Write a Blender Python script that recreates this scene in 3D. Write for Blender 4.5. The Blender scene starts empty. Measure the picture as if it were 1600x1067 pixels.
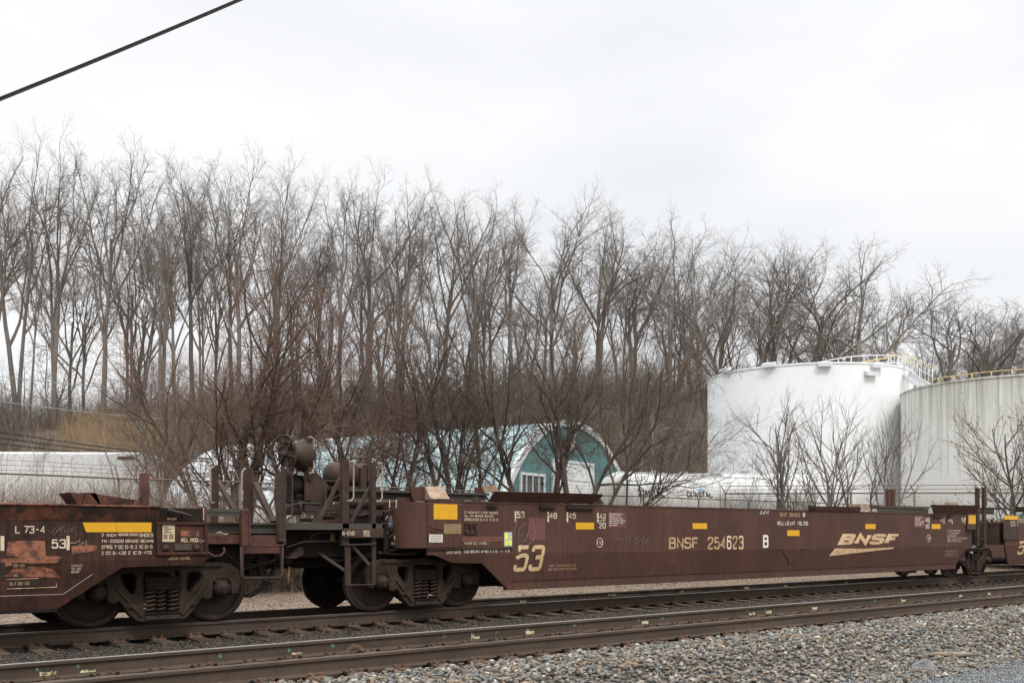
import bpy, bmesh, math, random
import numpy as np
from mathutils import Vector, Matrix
R = math.radians
S = bpy.context.scene
COL = S.collection

# ------------------------------------------------------------------ camera
A = R(49.8); F = 1556.0; EYE = 1.30; HV = 834.0
FW = Vector((math.cos(A), math.sin(A), 0)); RT = Vector((math.sin(A), -math.cos(A), 0))
cam_d = bpy.data.cameras.new("camera"); cam = bpy.data.objects.new("camera", cam_d); COL.objects.link(cam)
cam.location = (0, 0, EYE)
cam.rotation_euler = (R(90), 0, A - R(90))
cam_d.sensor_width = 36; cam_d.lens = F / 1600 * 36; cam_d.shift_y = (HV - 533.5) / 1600
cam_d.clip_start = 0.1; cam_d.clip_end = 3000
S.camera = cam

# ------------------------------------------------------------------ world and sun
SUN_EL, SUN_ROT = R(52), R(200)
w = bpy.data.worlds.new("World"); S.world = w; w.use_nodes = True
nt = w.node_tree; N = nt.nodes; L = nt.links
for n in list(N): N.remove(n)
out = N.new('ShaderNodeOutputWorld'); bg = N.new('ShaderNodeBackground'); bg.inputs[1].default_value = 0.1
sky = N.new('ShaderNodeTexSky'); sky.sky_type = 'NISHITA'; sky.sun_disc = False
sky.sun_elevation = SUN_EL; sky.sun_rotation = SUN_ROT
tc = N.new('ShaderNodeTexCoord'); sep = N.new('ShaderNodeSeparateXYZ'); L.new(tc.outputs['Generated'], sep.inputs[0])
grad = N.new('ShaderNodeValToRGB'); L.new(sep.outputs[2], grad.inputs[0])
els = grad.color_ramp.elements
els[0].position = 0.0; els[0].color = (.093, .0935, .0938, 1)
els[1].position = 1.0; els[1].color = (.30, .305, .315, 1)
e = els.new(.48); e.color = (.0955, .096, .0972, 1)
e = els.new(.62); e.color = (.20, .204, .21, 1)
mapn = N.new('ShaderNodeMapping'); mapn.inputs['Scale'].default_value = (1.4, 1.4, 4.2); L.new(tc.outputs['Generated'], mapn.inputs[0])
noi = N.new('ShaderNodeTexNoise'); noi.inputs['Scale'].default_value = 1.7; noi.inputs['Detail'].default_value = 5; noi.inputs['Roughness'].default_value = .45
L.new(mapn.outputs[0], noi.inputs[0])
cr = N.new('ShaderNodeValToRGB'); L.new(noi.outputs[0], cr.inputs[0])
cr.color_ramp.elements[0].position = .3; cr.color_ramp.elements[0].color = (.868, .882, .896, 1)
cr.color_ramp.elements[1].position = .62; cr.color_ramp.elements[1].color = (1.02, 1.02, 1.02, 1)
mul = N.new('ShaderNodeMix'); mul.data_type = 'RGBA'; mul.blend_type = 'MULTIPLY'; mul.inputs[0].default_value = 1
L.new(grad.outputs[0], mul.inputs[6]); L.new(cr.outputs[0], mul.inputs[7])
sc = N.new('ShaderNodeVectorMath'); sc.operation = 'SCALE'; sc.inputs[3].default_value = 100.0; L.new(mul.outputs[2], sc.inputs[0])
mix = N.new('ShaderNodeMix'); mix.data_type = 'RGBA'; mix.inputs[0].default_value = .96
L.new(sky.outputs[0], mix.inputs[6]); L.new(sc.outputs[0], mix.inputs[7])
L.new(mix.outputs[2], bg.inputs[0]); L.new(bg.outputs[0], out.inputs[0])
sd = bpy.data.lights.new("sun", 'SUN'); sd.energy = 1.4; sd.angle = R(14); sd.color = (1, .97, .93)
so = bpy.data.objects.new("sun", sd); COL.objects.link(so)
_el, _az = R(48), R(-110)
so.rotation_euler = Vector((math.cos(_el)*math.cos(_az), math.cos(_el)*math.sin(_az), math.sin(_el))).to_track_quat('Z', 'Y').to_euler()
S.view_settings.view_transform = 'Standard'; S.view_settings.look = 'None'
S.view_settings.exposure = 0.12; S.view_settings.gamma = 1
S.render.film_transparent = False
S.render.resolution_x = 1024; S.render.resolution_y = 682

# ------------------------------------------------------------------ measuring helpers
def P(u, v, Y):
    """world point of a measured direction on the plane y = Y (parallel to the tracks)"""
    k = (u - 800) / F; d = FW + RT * k; t = Y / d.y
    return Vector((d.x * t, Y, EYE + t * (HV - v) / F))
def PX(u, Y): return P(u, 834, Y).x
def PZ(u, v, Y): return P(u, v, Y).z
def PD(u, v, dep):
    p = (FW + RT * ((u - 800) / F)) * dep
    return Vector((p.x, p.y, EYE + dep * (HV - v) / F))
def LD(lat, dep): p = FW * dep + RT * lat; return p.x, p.y
def smooth(a, b, x):
    t = np.clip((x - a) / (b - a), 0, 1); return t * t * (3 - 2 * t)
def gz(x, y):
    x = np.asarray(x, float); y = np.asarray(y, float)
    dep = x * FW.x + y * FW.y; lat = x * RT.x + y * RT.y
    z = -0.268 - .23 * (1 - smooth(5.9, 8.1, y)) + .02 * smooth(16.6, 18.5, y)
    z = z + .05 * smooth(7.3, 8.0, y) * (1 - smooth(9.02, 9.2, y))
    z = z + .4 * smooth(30, 45, dep) * smooth(20, 26, y)
    top = 12.3 + 1.0 * np.sin(lat * .06 + 1.0) + .5 * np.sin(lat * .17)
    z = z + top * smooth(64, 95, dep) * smooth(17, 40, y)
    z = z + (.35 * np.sin(x * .31) * np.cos(y * .27) + .2 * np.sin(x * .9 + y * .7)) * smooth(60, 75, dep)
    z = z - 10 * smooth(115, 190, dep) 
    return z
def GZ(x, y): return float(gz(x, y))

# ------------------------------------------------------------------ mesh builder
class MB:
    def __init__(s): s.v = []; s.f = []; s.sm = []; s.cuts = []
    def add(s, vs, fs, smooth=False):
        o = len(s.v); s.cuts.append((o, len(s.f))); s.v += [tuple(p) for p in vs]; s.f += [tuple(i + o for i in f) for f in fs]; s.sm += [smooth] * len(fs); return s
    def box(s, x0, x1, y0, y1, z0, z1):
        vs = [(x, y, z) for z in (z0, z1) for y in (y0, y1) for x in (x0, x1)]
        return s.add(vs, [(0, 2, 3, 1), (4, 5, 7, 6), (0, 1, 5, 4), (2, 6, 7, 3), (0, 4, 6, 2), (1, 3, 7, 5)])
    def bar(s, a, b, w, h, up=(0, 1, 0)):
        a = Vector(a); b = Vector(b); d = (b - a).normalized(); u = Vector(up)
        if abs(d.dot(u)) > .95: u = Vector((1, 0, 0))
        sx = d.cross(u).normalized(); uy = sx.cross(d).normalized()
        vs = [p + sx * (i * w / 2) + uy * (j * h / 2) for p in (a, b) for i, j in ((-1, -1), (1, -1), (1, 1), (-1, 1))]
        return s.add(vs, [(0, 1, 2, 3), (7, 6, 5, 4), (0, 4, 5, 1), (1, 5, 6, 2), (2, 6, 7, 3), (3, 7, 4, 0)])
    def tube(s, pts, r, n=8, cap=True):
        pts = [Vector(p) for p in pts]; rr = r if isinstance(r, (list, tuple)) else [r] * len(pts)
        m = len(pts); vs = []; u = None
        for i, p in enumerate(pts):
            d = (pts[min(i + 1, m - 1)] - pts[max(i - 1, 0)]).normalized()
            if u is None:
                u = Vector((0, 0, 1)) if abs(d.z) < .9 else Vector((1, 0, 0))
            u = (u - d * u.dot(d)).normalized(); w = d.cross(u)
            vs += [p + (u * math.cos(2 * math.pi * k / n) + w * math.sin(2 * math.pi * k / n)) * rr[i] for k in range(n)]
        fs = [(i * n + k, i * n + (k + 1) % n, (i + 1) * n + (k + 1) % n, (i + 1) * n + k) for i in range(m - 1) for k in range(n)]
        s.add(vs, fs, True)
        if cap:
            o = len(s.v) - m * n
            s.f.append(tuple(o + k for k in range(n))[::-1]); s.f.append(tuple(o + (m - 1) * n + k for k in range(n))); s.sm += [False, False]
        return s
    def lathe(s, c, axis, prof, n=24):
        """prof = [(distance along axis, radius)]"""
        c = Vector(c); d = Vector(axis).normalized(); u = Vector((0, 0, 1)) if abs(d.z) < .9 else Vector((1, 0, 0))
        u = (u - d * u.dot(d)).normalized(); w = d.cross(u); vs = []; m = len(prof)
        for t, r in prof:
            vs += [c + d * t + (u * math.cos(2 * math.pi * k / n) + w * math.sin(2 * math.pi * k / n)) * max(r, 1e-4) for k in range(n)]
        fs = [(i * n + k, i * n + (k + 1) % n, (i + 1) * n + (k + 1) % n, (i + 1) * n + k) for i in range(m - 1) for k in range(n)]
        return s.add(vs, fs, True)
    def prism(s, poly, y0, y1):
        """poly in (x, z), extruded along y"""
        n = len(poly)
        vs = [(x, y0, z) for x, z in poly] + [(x, y1, z) for x, z in poly]
        fs = [tuple(range(n)), tuple(range(2 * n - 1, n - 1, -1))] + [(i, i + n, (i + 1) % n + n, (i + 1) % n) for i in range(n)]
        return s.add(vs, fs)
    def build(s, name, mat, parent=None, root=None, bevel=0):
        me = bpy.data.meshes.new(name); me.from_pydata(s.v, [], s.f); me.update()
        me.polygons.foreach_set('use_smooth', s.sm)
        bm = bmesh.new(); bm.from_mesh(me); bmesh.ops.recalc_face_normals(bm, faces=bm.faces)
        bm.to_mesh(me); bm.free()
        return link(name, me, mat, parent, root, bevel)
def build_each(mb, name, mat, parent=None, root=None, bevel=0):
    """one object per piece that was added"""
    c = mb.cuts + [(len(mb.v), len(mb.f))]
    for (v0, f0), (v1, f1) in zip(c[:-1], c[1:]):
        q = MB(); q.v = mb.v[v0:v1]; q.f = [tuple(i - v0 for i in f) for f in mb.f[f0:f1]]; q.sm = mb.sm[f0:f1]; q.build(name, mat, parent, root, bevel)
def rootof(o):
    while o.parent: o = o.parent
    return o
def link(name, me, mat, parent=None, root=None, bevel=0):
    """vertices are in world coordinates; children keep zero offsets under an unrotated root"""
    if mat: me.materials.append(mat)
    o = bpy.data.objects.new(name, me); COL.objects.link(o)
    if parent:
        r = rootof(parent); 
        if root != 'local': me.transform(Matrix.Translation(-r.location))
        o.parent = parent
    if bevel:
        b = o.modifiers.new('bevel', 'BEVEL'); b.width = bevel; b.segments = 2; b.limit_method = 'ANGLE'; b.angle_limit = R(40)
    return o
def thing(name, loc, label, cat, group=None, rz=0):
    o = bpy.data.objects.new(name, None); COL.objects.link(o); o.location = loc; o.rotation_euler = (0, 0, rz)
    o.empty_display_size = .3
    return tag(o, label, cat, group)
def tag(o, label=None, cat=None, group=None, kind=None):
    if label: o['label'] = label
    if cat: o['category'] = cat
    if group: o['group'] = group
    if kind: o['kind'] = kind
    return o
def kids(o): return [c for c in bpy.data.objects if c.parent == o]
def copy_tree(o, parent=None, _idx=None):
    if _idx is None:
        _idx = {}
        for c in bpy.data.objects:
            if c.parent: _idx.setdefault(c.parent.name, []).append(c)
    c = o.copy(); COL.objects.link(c); c.parent = parent
    for ch in _idx.get(o.name, []): copy_tree(ch, c, _idx)
    return c
def fastmesh(name, V, Fc, nside, mat, parent=None, smooth=False, col=None):
    """V (n,3) and Fc (m,nside) as numpy arrays"""
    V = np.asarray(V, np.float32); Fc = np.asarray(Fc, np.int32)
    me = bpy.data.meshes.new(name); me.vertices.add(len(V)); me.vertices.foreach_set('co', V.ravel())
    m = len(Fc); me.loops.add(m * nside); me.loops.foreach_set('vertex_index', Fc.ravel())
    me.polygons.add(m); me.polygons.foreach_set('loop_start', np.arange(m, dtype=np.int32) * nside)
    me.polygons.foreach_set('loop_total', np.full(m, nside, np.int32))
    if smooth: me.polygons.foreach_set('use_smooth', np.ones(m, bool))
    if col is not None:
        a = me.attributes.new('tint', 'FLOAT', 'POINT'); a.data.foreach_set('value', np.asarray(col, np.float32))
    me.update(calc_edges=True); me.validate()
    if mat: me.materials.append(mat)
    o = bpy.data.objects.new(name, me); COL.objects.link(o)
    if parent: o.parent = parent
    return o

# ------------------------------------------------------------------ materials
MAT = {}
def mat(name, stops, scale=3, rough=.7, metal=0, stretch=(1, 1, 1), bump=0, bscale=None, detail=6, spec=.3, streak=0, streakcol=(.05, .03, .02), dirt=None, contrast=.5, attr=False, obj_rand=0):
    """procedural: noise ramp over stops, optional vertical streaks, a second dirt noise and bump"""
    m = bpy.data.materials.new(name); m.use_nodes = True; nt = m.node_tree; N = nt.nodes; L = nt.links
    b = N['Principled BSDF']; b.inputs['Metallic'].default_value = metal; b.inputs['Specular IOR Level'].default_value = spec
    tc = N.new('ShaderNodeTexCoord'); mp = N.new('ShaderNodeMapping'); mp.inputs['Scale'].default_value = stretch
    L.new(tc.outputs['Object'], mp.inputs[0])
    no = N.new('ShaderNodeTexNoise'); no.inputs['Scale'].default_value = scale; no.inputs['Detail'].default_value = detail; no.inputs['Roughness'].default_value = .6
    L.new(mp.outputs[0], no.inputs[0])
    r = N.new('ShaderNodeValToRGB'); 
    if attr:
        at = N.new('ShaderNodeAttribute'); at.attribute_name = 'tint'; L.new(at.outputs['Fac'], r.inputs[0]); lo, hi = 0, 1
        r.color_ramp.interpolation = 'LINEAR'
    else:
        L.new(no.outputs[0], r.inputs[0]); lo, hi = .5 - contrast / 2, .5 + contrast / 2
    k = len(stops); el = r.color_ramp.elements
    el[0].position = lo; el[0].color = (*stops[0], 1); el[1].position = hi; el[1].color = (*stops[-1], 1)
    for i in range(1, k - 1):
        e = el.new(lo + (hi - lo) * i / (k - 1)); e.color = (*stops[i], 1)
    c = r.outputs[0]
    if obj_rand:
        oi = N.new('ShaderNodeObjectInfo'); hs = N.new('ShaderNodeHueSaturation'); mr = N.new('ShaderNodeMapRange')
        mr.inputs[3].default_value = 1 - obj_rand; mr.inputs[4].default_value = 1 + obj_rand
        L.new(oi.outputs['Random'], mr.inputs[0]); L.new(mr.outputs[0], hs.inputs['Value']); L.new(c, hs.inputs['Color']); c = hs.outputs[0]
    if streak:
        mp2 = N.new('ShaderNodeMapping'); mp2.inputs['Scale'].default_value = (9, 9, .55); L.new(tc.outputs['Object'], mp2.inputs[0])
        n2 = N.new('ShaderNodeTexNoise'); n2.inputs['Scale'].default_value = 2.2; n2.inputs['Detail'].default_value = 7; L.new(mp2.outputs[0], n2.inputs[0])
        r2 = N.new('ShaderNodeValToRGB'); r2.color_ramp.elements[0].position = .48; r2.color_ramp.elements[0].color = (0, 0, 0, 1)
        r2.color_ramp.elements[1].position = .72; r2.color_ramp.elements[1].color = (streak,) * 3 + (1,)
        L.new(n2.outputs[0], r2.inputs[0])
        mx = N.new('ShaderNodeMix'); mx.data_type = 'RGBA'; L.new(r2.outputs[0], mx.inputs[0]); L.new(c, mx.inputs[6]); mx.inputs[7].default_value = (*streakcol, 1); c = mx.outputs[2]
    if dirt:
        n3 = N.new('ShaderNodeTexNoise'); n3.inputs['Scale'].default_value = dirt[1]; n3.inputs['Detail'].default_value = 8; n3.inputs['Roughness'].default_value = .7
        L.new(tc.outputs['Object'], n3.inputs[0])
        r3 = N.new('ShaderNodeValToRGB'); r3.color_ramp.elements[0].position = dirt[2]; r3.color_ramp.elements[0].color = (0, 0, 0, 1)
        r3.color_ramp.elements[1].position = dirt[3]; r3.color_ramp.elements[1].color = (dirt[4],) * 3 + (1,)
        L.new(n3.outputs[0], r3.inputs[0])
        mx = N.new('ShaderNodeMix'); mx.data_type = 'RGBA'; L.new(r3.outputs[0], mx.inputs[0]); L.new(c, mx.inputs[6]); mx.inputs[7].default_value = (*dirt[0], 1); c = mx.outputs[2]
    L.new(c, b.inputs['Base Color'])
    rr = N.new('ShaderNodeMapRange'); rr.inputs[3].default_value = max(0, rough - .12); rr.inputs[4].default_value = min(1, rough + .12)
    L.new(no.outputs[0], rr.inputs[0]); L.new(rr.outputs[0], b.inputs['Roughness'])
    if bump:
        nb = N.new('ShaderNodeTexNoise'); nb.inputs['Scale'].default_value = bscale or scale * 6; nb.inputs['Detail'].default_value = 5
        L.new(tc.outputs['Object'], nb.inputs[0])
        bp = N.new('ShaderNodeBump'); bp.inputs['Strength'].default_value = bump; bp.inputs['Distance'].default_value = .02
        L.new(nb.outputs[0], bp.inputs['Height']); L.new(bp.outputs[0], b.inputs['Normal'])
    MAT[name] = m; return m
mat('car_paint', [(.066, .033, .024), (.083, .041, .030), (.105, .052, .038)], 1.2, .6, spec=.15, streak=.45, streakcol=(.036, .0215, .0165), dirt=((.18, .12, .085), 5, .56, .84, .30), bump=.12, bscale=1.3, stretch=(1, 1, .6))
mat('old_car_paint', [(.040, .020, .015), (.062, .028, .019), (.10, .038, .023)], 1.6, .62, spec=.16, streak=.85, streakcol=(.021, .012, .009), dirt=((.016, .013, .010), 3, .48, .64, .75), stretch=(.6, 1, 2))
mat('rusty_rim', [(.035, .019, .014), (.11, .040, .024), (.19, .070, .043)], 2.2, .65, spec=.2, streak=.8, streakcol=(.022, .014, .011), dirt=((.018, .015, .012), 3, .44, .58, .95))
mat('red_steel', [(.05, .028, .021), (.10, .042, .030), (.15, .058, .038)], 4, .6, spec=.25, dirt=((.022, .018, .015), 6, .48, .68, .85))
mat('frame_steel', [(.030, .020, .0155), (.050, .031, .023), (.075, .046, .034)], 4, .62, spec=.2, dirt=((.11, .078, .055), 7, .56, .8, .5), bump=.1, bscale=30)
mat('grime', [(.009, .007, .0055), (.017, .0125, .0095), (.030, .021, .015)], 5, .8, spec=.15, dirt=((.06, .04, .028), 8, .58, .8, .6), bump=.2, bscale=40)
mat('cast_steel', [(.021, .0145, .0105), (.036, .0255, .0185), (.062, .044, .031)], 5, .75, spec=.15, bump=.3, bscale=35, dirt=((.09, .060, .040), 6, .52, .76, .6))
mat('wheel_steel', [(.015, .010, .008), (.029, .018, .0135), (.048, .027, .019)], 4, .65, spec=.25, dirt=((.08, .046, .032), 9, .56, .8, .5))
mat('tread_steel', [(.16, .15, .14), (.24, .23, .22)], 8, .35, .8)
mat('grating', [(.045, .04, .032), (.07, .062, .05), (.10, .088, .07)], 8, .65, spec=.2, dirt=((.03, .023, .018), 8, .5, .7, .8))
mat('tan_rust', [(.20, .13, .09), (.33, .23, .165), (.42, .31, .23)], 9, .75, dirt=((.18, .09, .05), 7, .5, .7, .8))
mat('beige_iron', [(.27, .22, .155), (.38, .31, .22)], 20, .5, dirt=((.12, .08, .05), 25, .52, .68, .8))
mat('reflective_yellow', [(.62, .31, .012), (.72, .38, .016)], 6, .45, dirt=((.35, .20, .03), 10, .55, .8, .5))
mat('stencil', [(.56, .44, .30), (.68, .57, .43)], 14, .7, dirt=((.14, .07, .06), 9, .55, .66, .75))
mat('stencil_white', [(.68, .60, .50), (.8, .75, .66)], 14, .7, dirt=((.16, .09, .08), 16, .6, .72, .5))
mat('stencil_faded', [(.34, .20, .11), (.46, .30, .17), (.60, .45, .29)], 5, .7, dirt=((.13, .07, .06), 12, .52, .62, .7))
mat('logo_gold', [(.45, .27, .12), (.58, .40, .22), (.66, .50, .32)], 5, .6, dirt=((.15, .08, .06), 7, .58, .7, .7))
mat('chalk', [(.30, .25, .24), (.4, .36, .35)], 30, .9)
mat('chalk_white', [(.7, .7, .7), (.85, .85, .85)], 30, .9)
mat('patch_red', [(.13, .052, .042), (.16, .065, .05)], 6, .6, dirt=((.09, .05, .04), 8, .5, .7, .6))
mat('primer_red', [(.24, .085, .045), (.33, .13, .075)], 8, .7, dirt=((.07, .035, .025), 6, .47, .58, 1))
mat('black_patch', [(.02, .017, .014), (.04, .03, .022)], 10, .7)
mat('label_white', [(.62, .58, .48), (.75, .72, .64)], 12, .6)
mat('label_cream', [(.5, .42, .26), (.62, .52, .34)], 12, .6, dirt=((.25, .16, .08), 15, .55, .7, .6))
mat('label_yellow', [(.75, .78, .05), (.8, .85, .12)], 8, .5)
mat('label_grey', [(.35, .38, .37), (.5, .52, .5)], 30, .5)
mat('plate_bronze', [(.20, .14, .065), (.27, .19, .10)], 10, .5)
mat('ink', [(.03, .025, .02), (.05, .04, .03)], 10, .7)
mat('ink_blue', [(.22, .32, .48), (.32, .42, .56)], 10, .7)
mat('valve_grey', [(.045, .055, .06), (.09, .10, .11)], 9, .55, dirt=((.10, .07, .05), 9, .55, .7, .7))
mat('rubber', [(.015, .014, .013), (.035, .03, .027)], 9, .7)
mat('rail_steel', [(.055, .038, .026), (.078, .055, .039), (.105, .077, .056)], 1.0, .65, stretch=(.5, 1, 6), dirt=((.035, .024, .018), 2.5, .5, .75, .6), spec=.25, streak=.35, streakcol=(.045, .03, .022))
mat('rail_head', [(.26, .25, .24), (.36, .35, .34)], 3, .42, .35, stretch=(.3, 6, 6), spec=.5)
mat('tie_plate_rust', [(.075, .045, .030), (.14, .085, .057), (.21, .135, .092)], 7, .85, bump=.3, bscale=60, obj_rand=.25, dirt=((.05, .04, .032), 12, .52, .68, .6))
mat('tie_wood', [(.030, .021, .015), (.068, .048, .033), (.13, .096, .068)], 5, .9, stretch=(8, 1, 3), bump=.6, bscale=30, obj_rand=.4)
mat('paint_yellow', [(.50, .48, .26), (.62, .60, .38)], 40, .8, dirt=((.12, .09, .06), 18, .48, .58, 1))
mat('paint_green', [(.07, .20, .14), (.14, .30, .22)], 40, .8, dirt=((.10, .08, .06), 26, .46, .58, 1))
mat('ballast', [(.06, .055, .048), (.17, .16, .145), (.25, .18, .11), (.115, .13, .135), (.30, .28, .245), (.10, .078, .056), (.17, .15, .115), (.17, .18, .178), (.22, .15, .09), (.42, .395, .35)], 20, .9, attr=True, bump=.5, bscale=60)
mat('track_ballast', [(.03, .024, .019), (.07, .057, .046), (.10, .073, .05), (.055, .049, .043), (.13, .105, .082), (.04, .031, .023)], 20, .9, attr=True, bump=.5, bscale=60)
mat('fine_stone', [(.12, .132, .138), (.22, .235, .24), (.32, .335, .335)], 20, .85, attr=True)
mat('litter', [(.13, .085, .06), (.30, .22, .155), (.42, .34, .26), (.22, .14, .09), (.50, .45, .38)], 20, .9, attr=True)
mat('bed', [(.018, .015, .012), (.04, .033, .027), (.075, .064, .052)], 22, .95, bump=1, bscale=30, detail=10)
mat('dirt_ground', [(.09, .065, .045), (.17, .125, .09), (.27, .21, .16)], 3, .95, bump=1, bscale=12, detail=12, dirt=((.30, .25, .20), 18, .55, .7, .7))
mat('grey_path', [(.11, .118, .12), (.20, .21, .21)], 30, .9, bump=1, bscale=50, detail=10)
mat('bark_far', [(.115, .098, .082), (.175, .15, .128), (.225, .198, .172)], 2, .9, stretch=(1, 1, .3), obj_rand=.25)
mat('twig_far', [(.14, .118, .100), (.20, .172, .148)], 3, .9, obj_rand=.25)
mat('bark_near', [(.040, .031, .024), (.070, .055, .042), (.115, .092, .072)], 4, .9, stretch=(1, 1, .3), obj_rand=.2)
mat('twig_near', [(.082, .060, .044), (.12, .090, .068), (.155, .12, .092)], 3, .85, obj_rand=.2)
mat('twig_red', [(.115, .070, .050), (.155, .098, .072), (.19, .13, .10)], 3, .8, obj_rand=.2)
mat('bark_grey', [(.10, .088, .08), (.17, .15, .138)], 5, .9, stretch=(1, 1, .3), obj_rand=.2)
mat('brush', [(.085, .064, .046), (.15, .115, .085), (.22, .172, .128), (.30, .245, .19)], 5, .95, attr=True)
mat('dry_grass', [(.32, .215, .12), (.48, .345, .205), (.60, .46, .29)], 5, .95, attr=True)
mat('tangle', [(.18, .11, .078), (.32, .235, .175), (.46, .38, .30), (.26, .17, .11)], 5, .95, attr=True)
mat('dead_leaf', [(.20, .11, .075), (.30, .17, .12)], 8, .8)
mat('tank_white', [(.77, .777, .78), (.80, .805, .806), (.82, .823, .823)], .5, .6, spec=.2, stretch=(1, 1, .3), streak=.30, streakcol=(.64, .65, .65))
mat('tank_old', [(.64, .635, .59), (.70, .695, .655), (.74, .735, .70)], .7, .65, spec=.2, stretch=(1, 1, .3), streak=.0, dirt=((.54, .53, .44), 2.5, .5, .8, .5))
mat('white_metal', [(.56, .57, .58), (.66, .67, .68)], 3, .5)
mat('safety_yellow', [(.50, .38, .16), (.62, .48, .22)], 6, .5)
mat('trailer_white', [(.58, .59, .58), (.68, .69, .67)], 1.2, .5, streak=.35, streakcol=(.42, .41, .37))
mat('tanker_white', [(.50, .50, .46), (.58, .58, .54)], 1.2, .45, streak=.2, streakcol=(.40, .39, .34))
mat('teal_siding', [(.065, .155, .155), (.09, .20, .198), (.12, .24, .235)], 2, .7)
mat('white_trim', [(.50, .51, .51), (.6, .6, .6)], 6, .6, dirt=((.3, .3, .28), 10, .6, .8, .5))
mat('glass', [(.03, .035, .04), (.06, .065, .07)], 2, .15, spec=.6)
mat('green_roof', [(.07, .12, .09), (.10, .17, .13)], 2, .7)
mat('galv', [(.20, .19, .18), (.30, .29, .28)], 8, .6, .3, dirt=((.14, .09, .06), 6, .5, .7, .7))
mat('fence_rust', [(.10, .07, .055), (.19, .14, .11)], 8, .7, .2)
mat('wire_black', [(.015, .015, .016), (.03, .03, .032)], 8, .6)
mat('wire_grey', [(.20, .20, .20), (.30, .30, .30)], 8, .6)
mat('pole_wood', [(.13, .09, .065), (.24, .17, .12)], 5, .9, stretch=(6, 6, .6))
mat('rock', [(.11, .11, .108), (.20, .20, .195), (.27, .265, .25)], 9, .9, bump=.9, bscale=30)
mat('plank', [(.10, .08, .065), (.22, .175, .14), (.30, .25, .20)], 4, .9, stretch=(1, 9, 6), bump=.8, bscale=40)
mat('lamp_glow', [(.9, .85, .7), (.9, .85, .7)], 8, .4)
_b = MAT['lamp_glow'].node_tree.nodes['Principled BSDF']; _b.inputs['Emission Color'].default_value = (1, .85, .6, 1); _b.inputs['Emission Strength'].default_value = 1.2
M = MAT

# streaks of algae down the older tank: bands by angle, fading with their own noise
def tank_streaks(m):
    nt = m.node_tree; N = nt.nodes; L = nt.links; b = N['Principled BSDF']; src = b.inputs['Base Color'].links[0].from_socket
    tc = N.new('ShaderNodeTexCoord'); mp = N.new('ShaderNodeMapping'); mp.inputs['Scale'].default_value = (3.2, 3.2, .09); L.new(tc.outputs['Object'], mp.inputs[0])
    n = N.new('ShaderNodeTexNoise'); n.inputs['Scale'].default_value = 1.5; n.inputs['Detail'].default_value = 6; n.inputs['Roughness'].default_value = .65; L.new(mp.outputs[0], n.inputs[0])
    sp = N.new('ShaderNodeSeparateXYZ'); L.new(tc.outputs['Object'], sp.inputs[0])
    mr = N.new('ShaderNodeMapRange'); mr.inputs[1].default_value = 3.2; mr.inputs[2].default_value = 9.2; mr.inputs[3].default_value = -.14; mr.inputs[4].default_value = .17; L.new(sp.outputs[2], mr.inputs[0])
    ad = N.new('ShaderNodeMath'); ad.operation = 'ADD'; L.new(n.outputs[0], ad.inputs[0]); L.new(mr.outputs[0], ad.inputs[1])
    r = N.new('ShaderNodeValToRGB'); r.color_ramp.elements[0].position = .50; r.color_ramp.elements[1].position = .78; r.color_ramp.elements[1].color = (.75, .75, .75, 1); L.new(ad.outputs[0], r.inputs[0])
    mx = N.new('ShaderNodeMix'); mx.data_type = 'RGBA'; L.new(r.outputs[0], mx.inputs[0]); L.new(src, mx.inputs[6]); mx.inputs[7].default_value = (.22, .215, .15, 1)
    L.new(mx.outputs[2], b.inputs['Base Color'])
tank_streaks(M['tank_old'])
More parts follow.
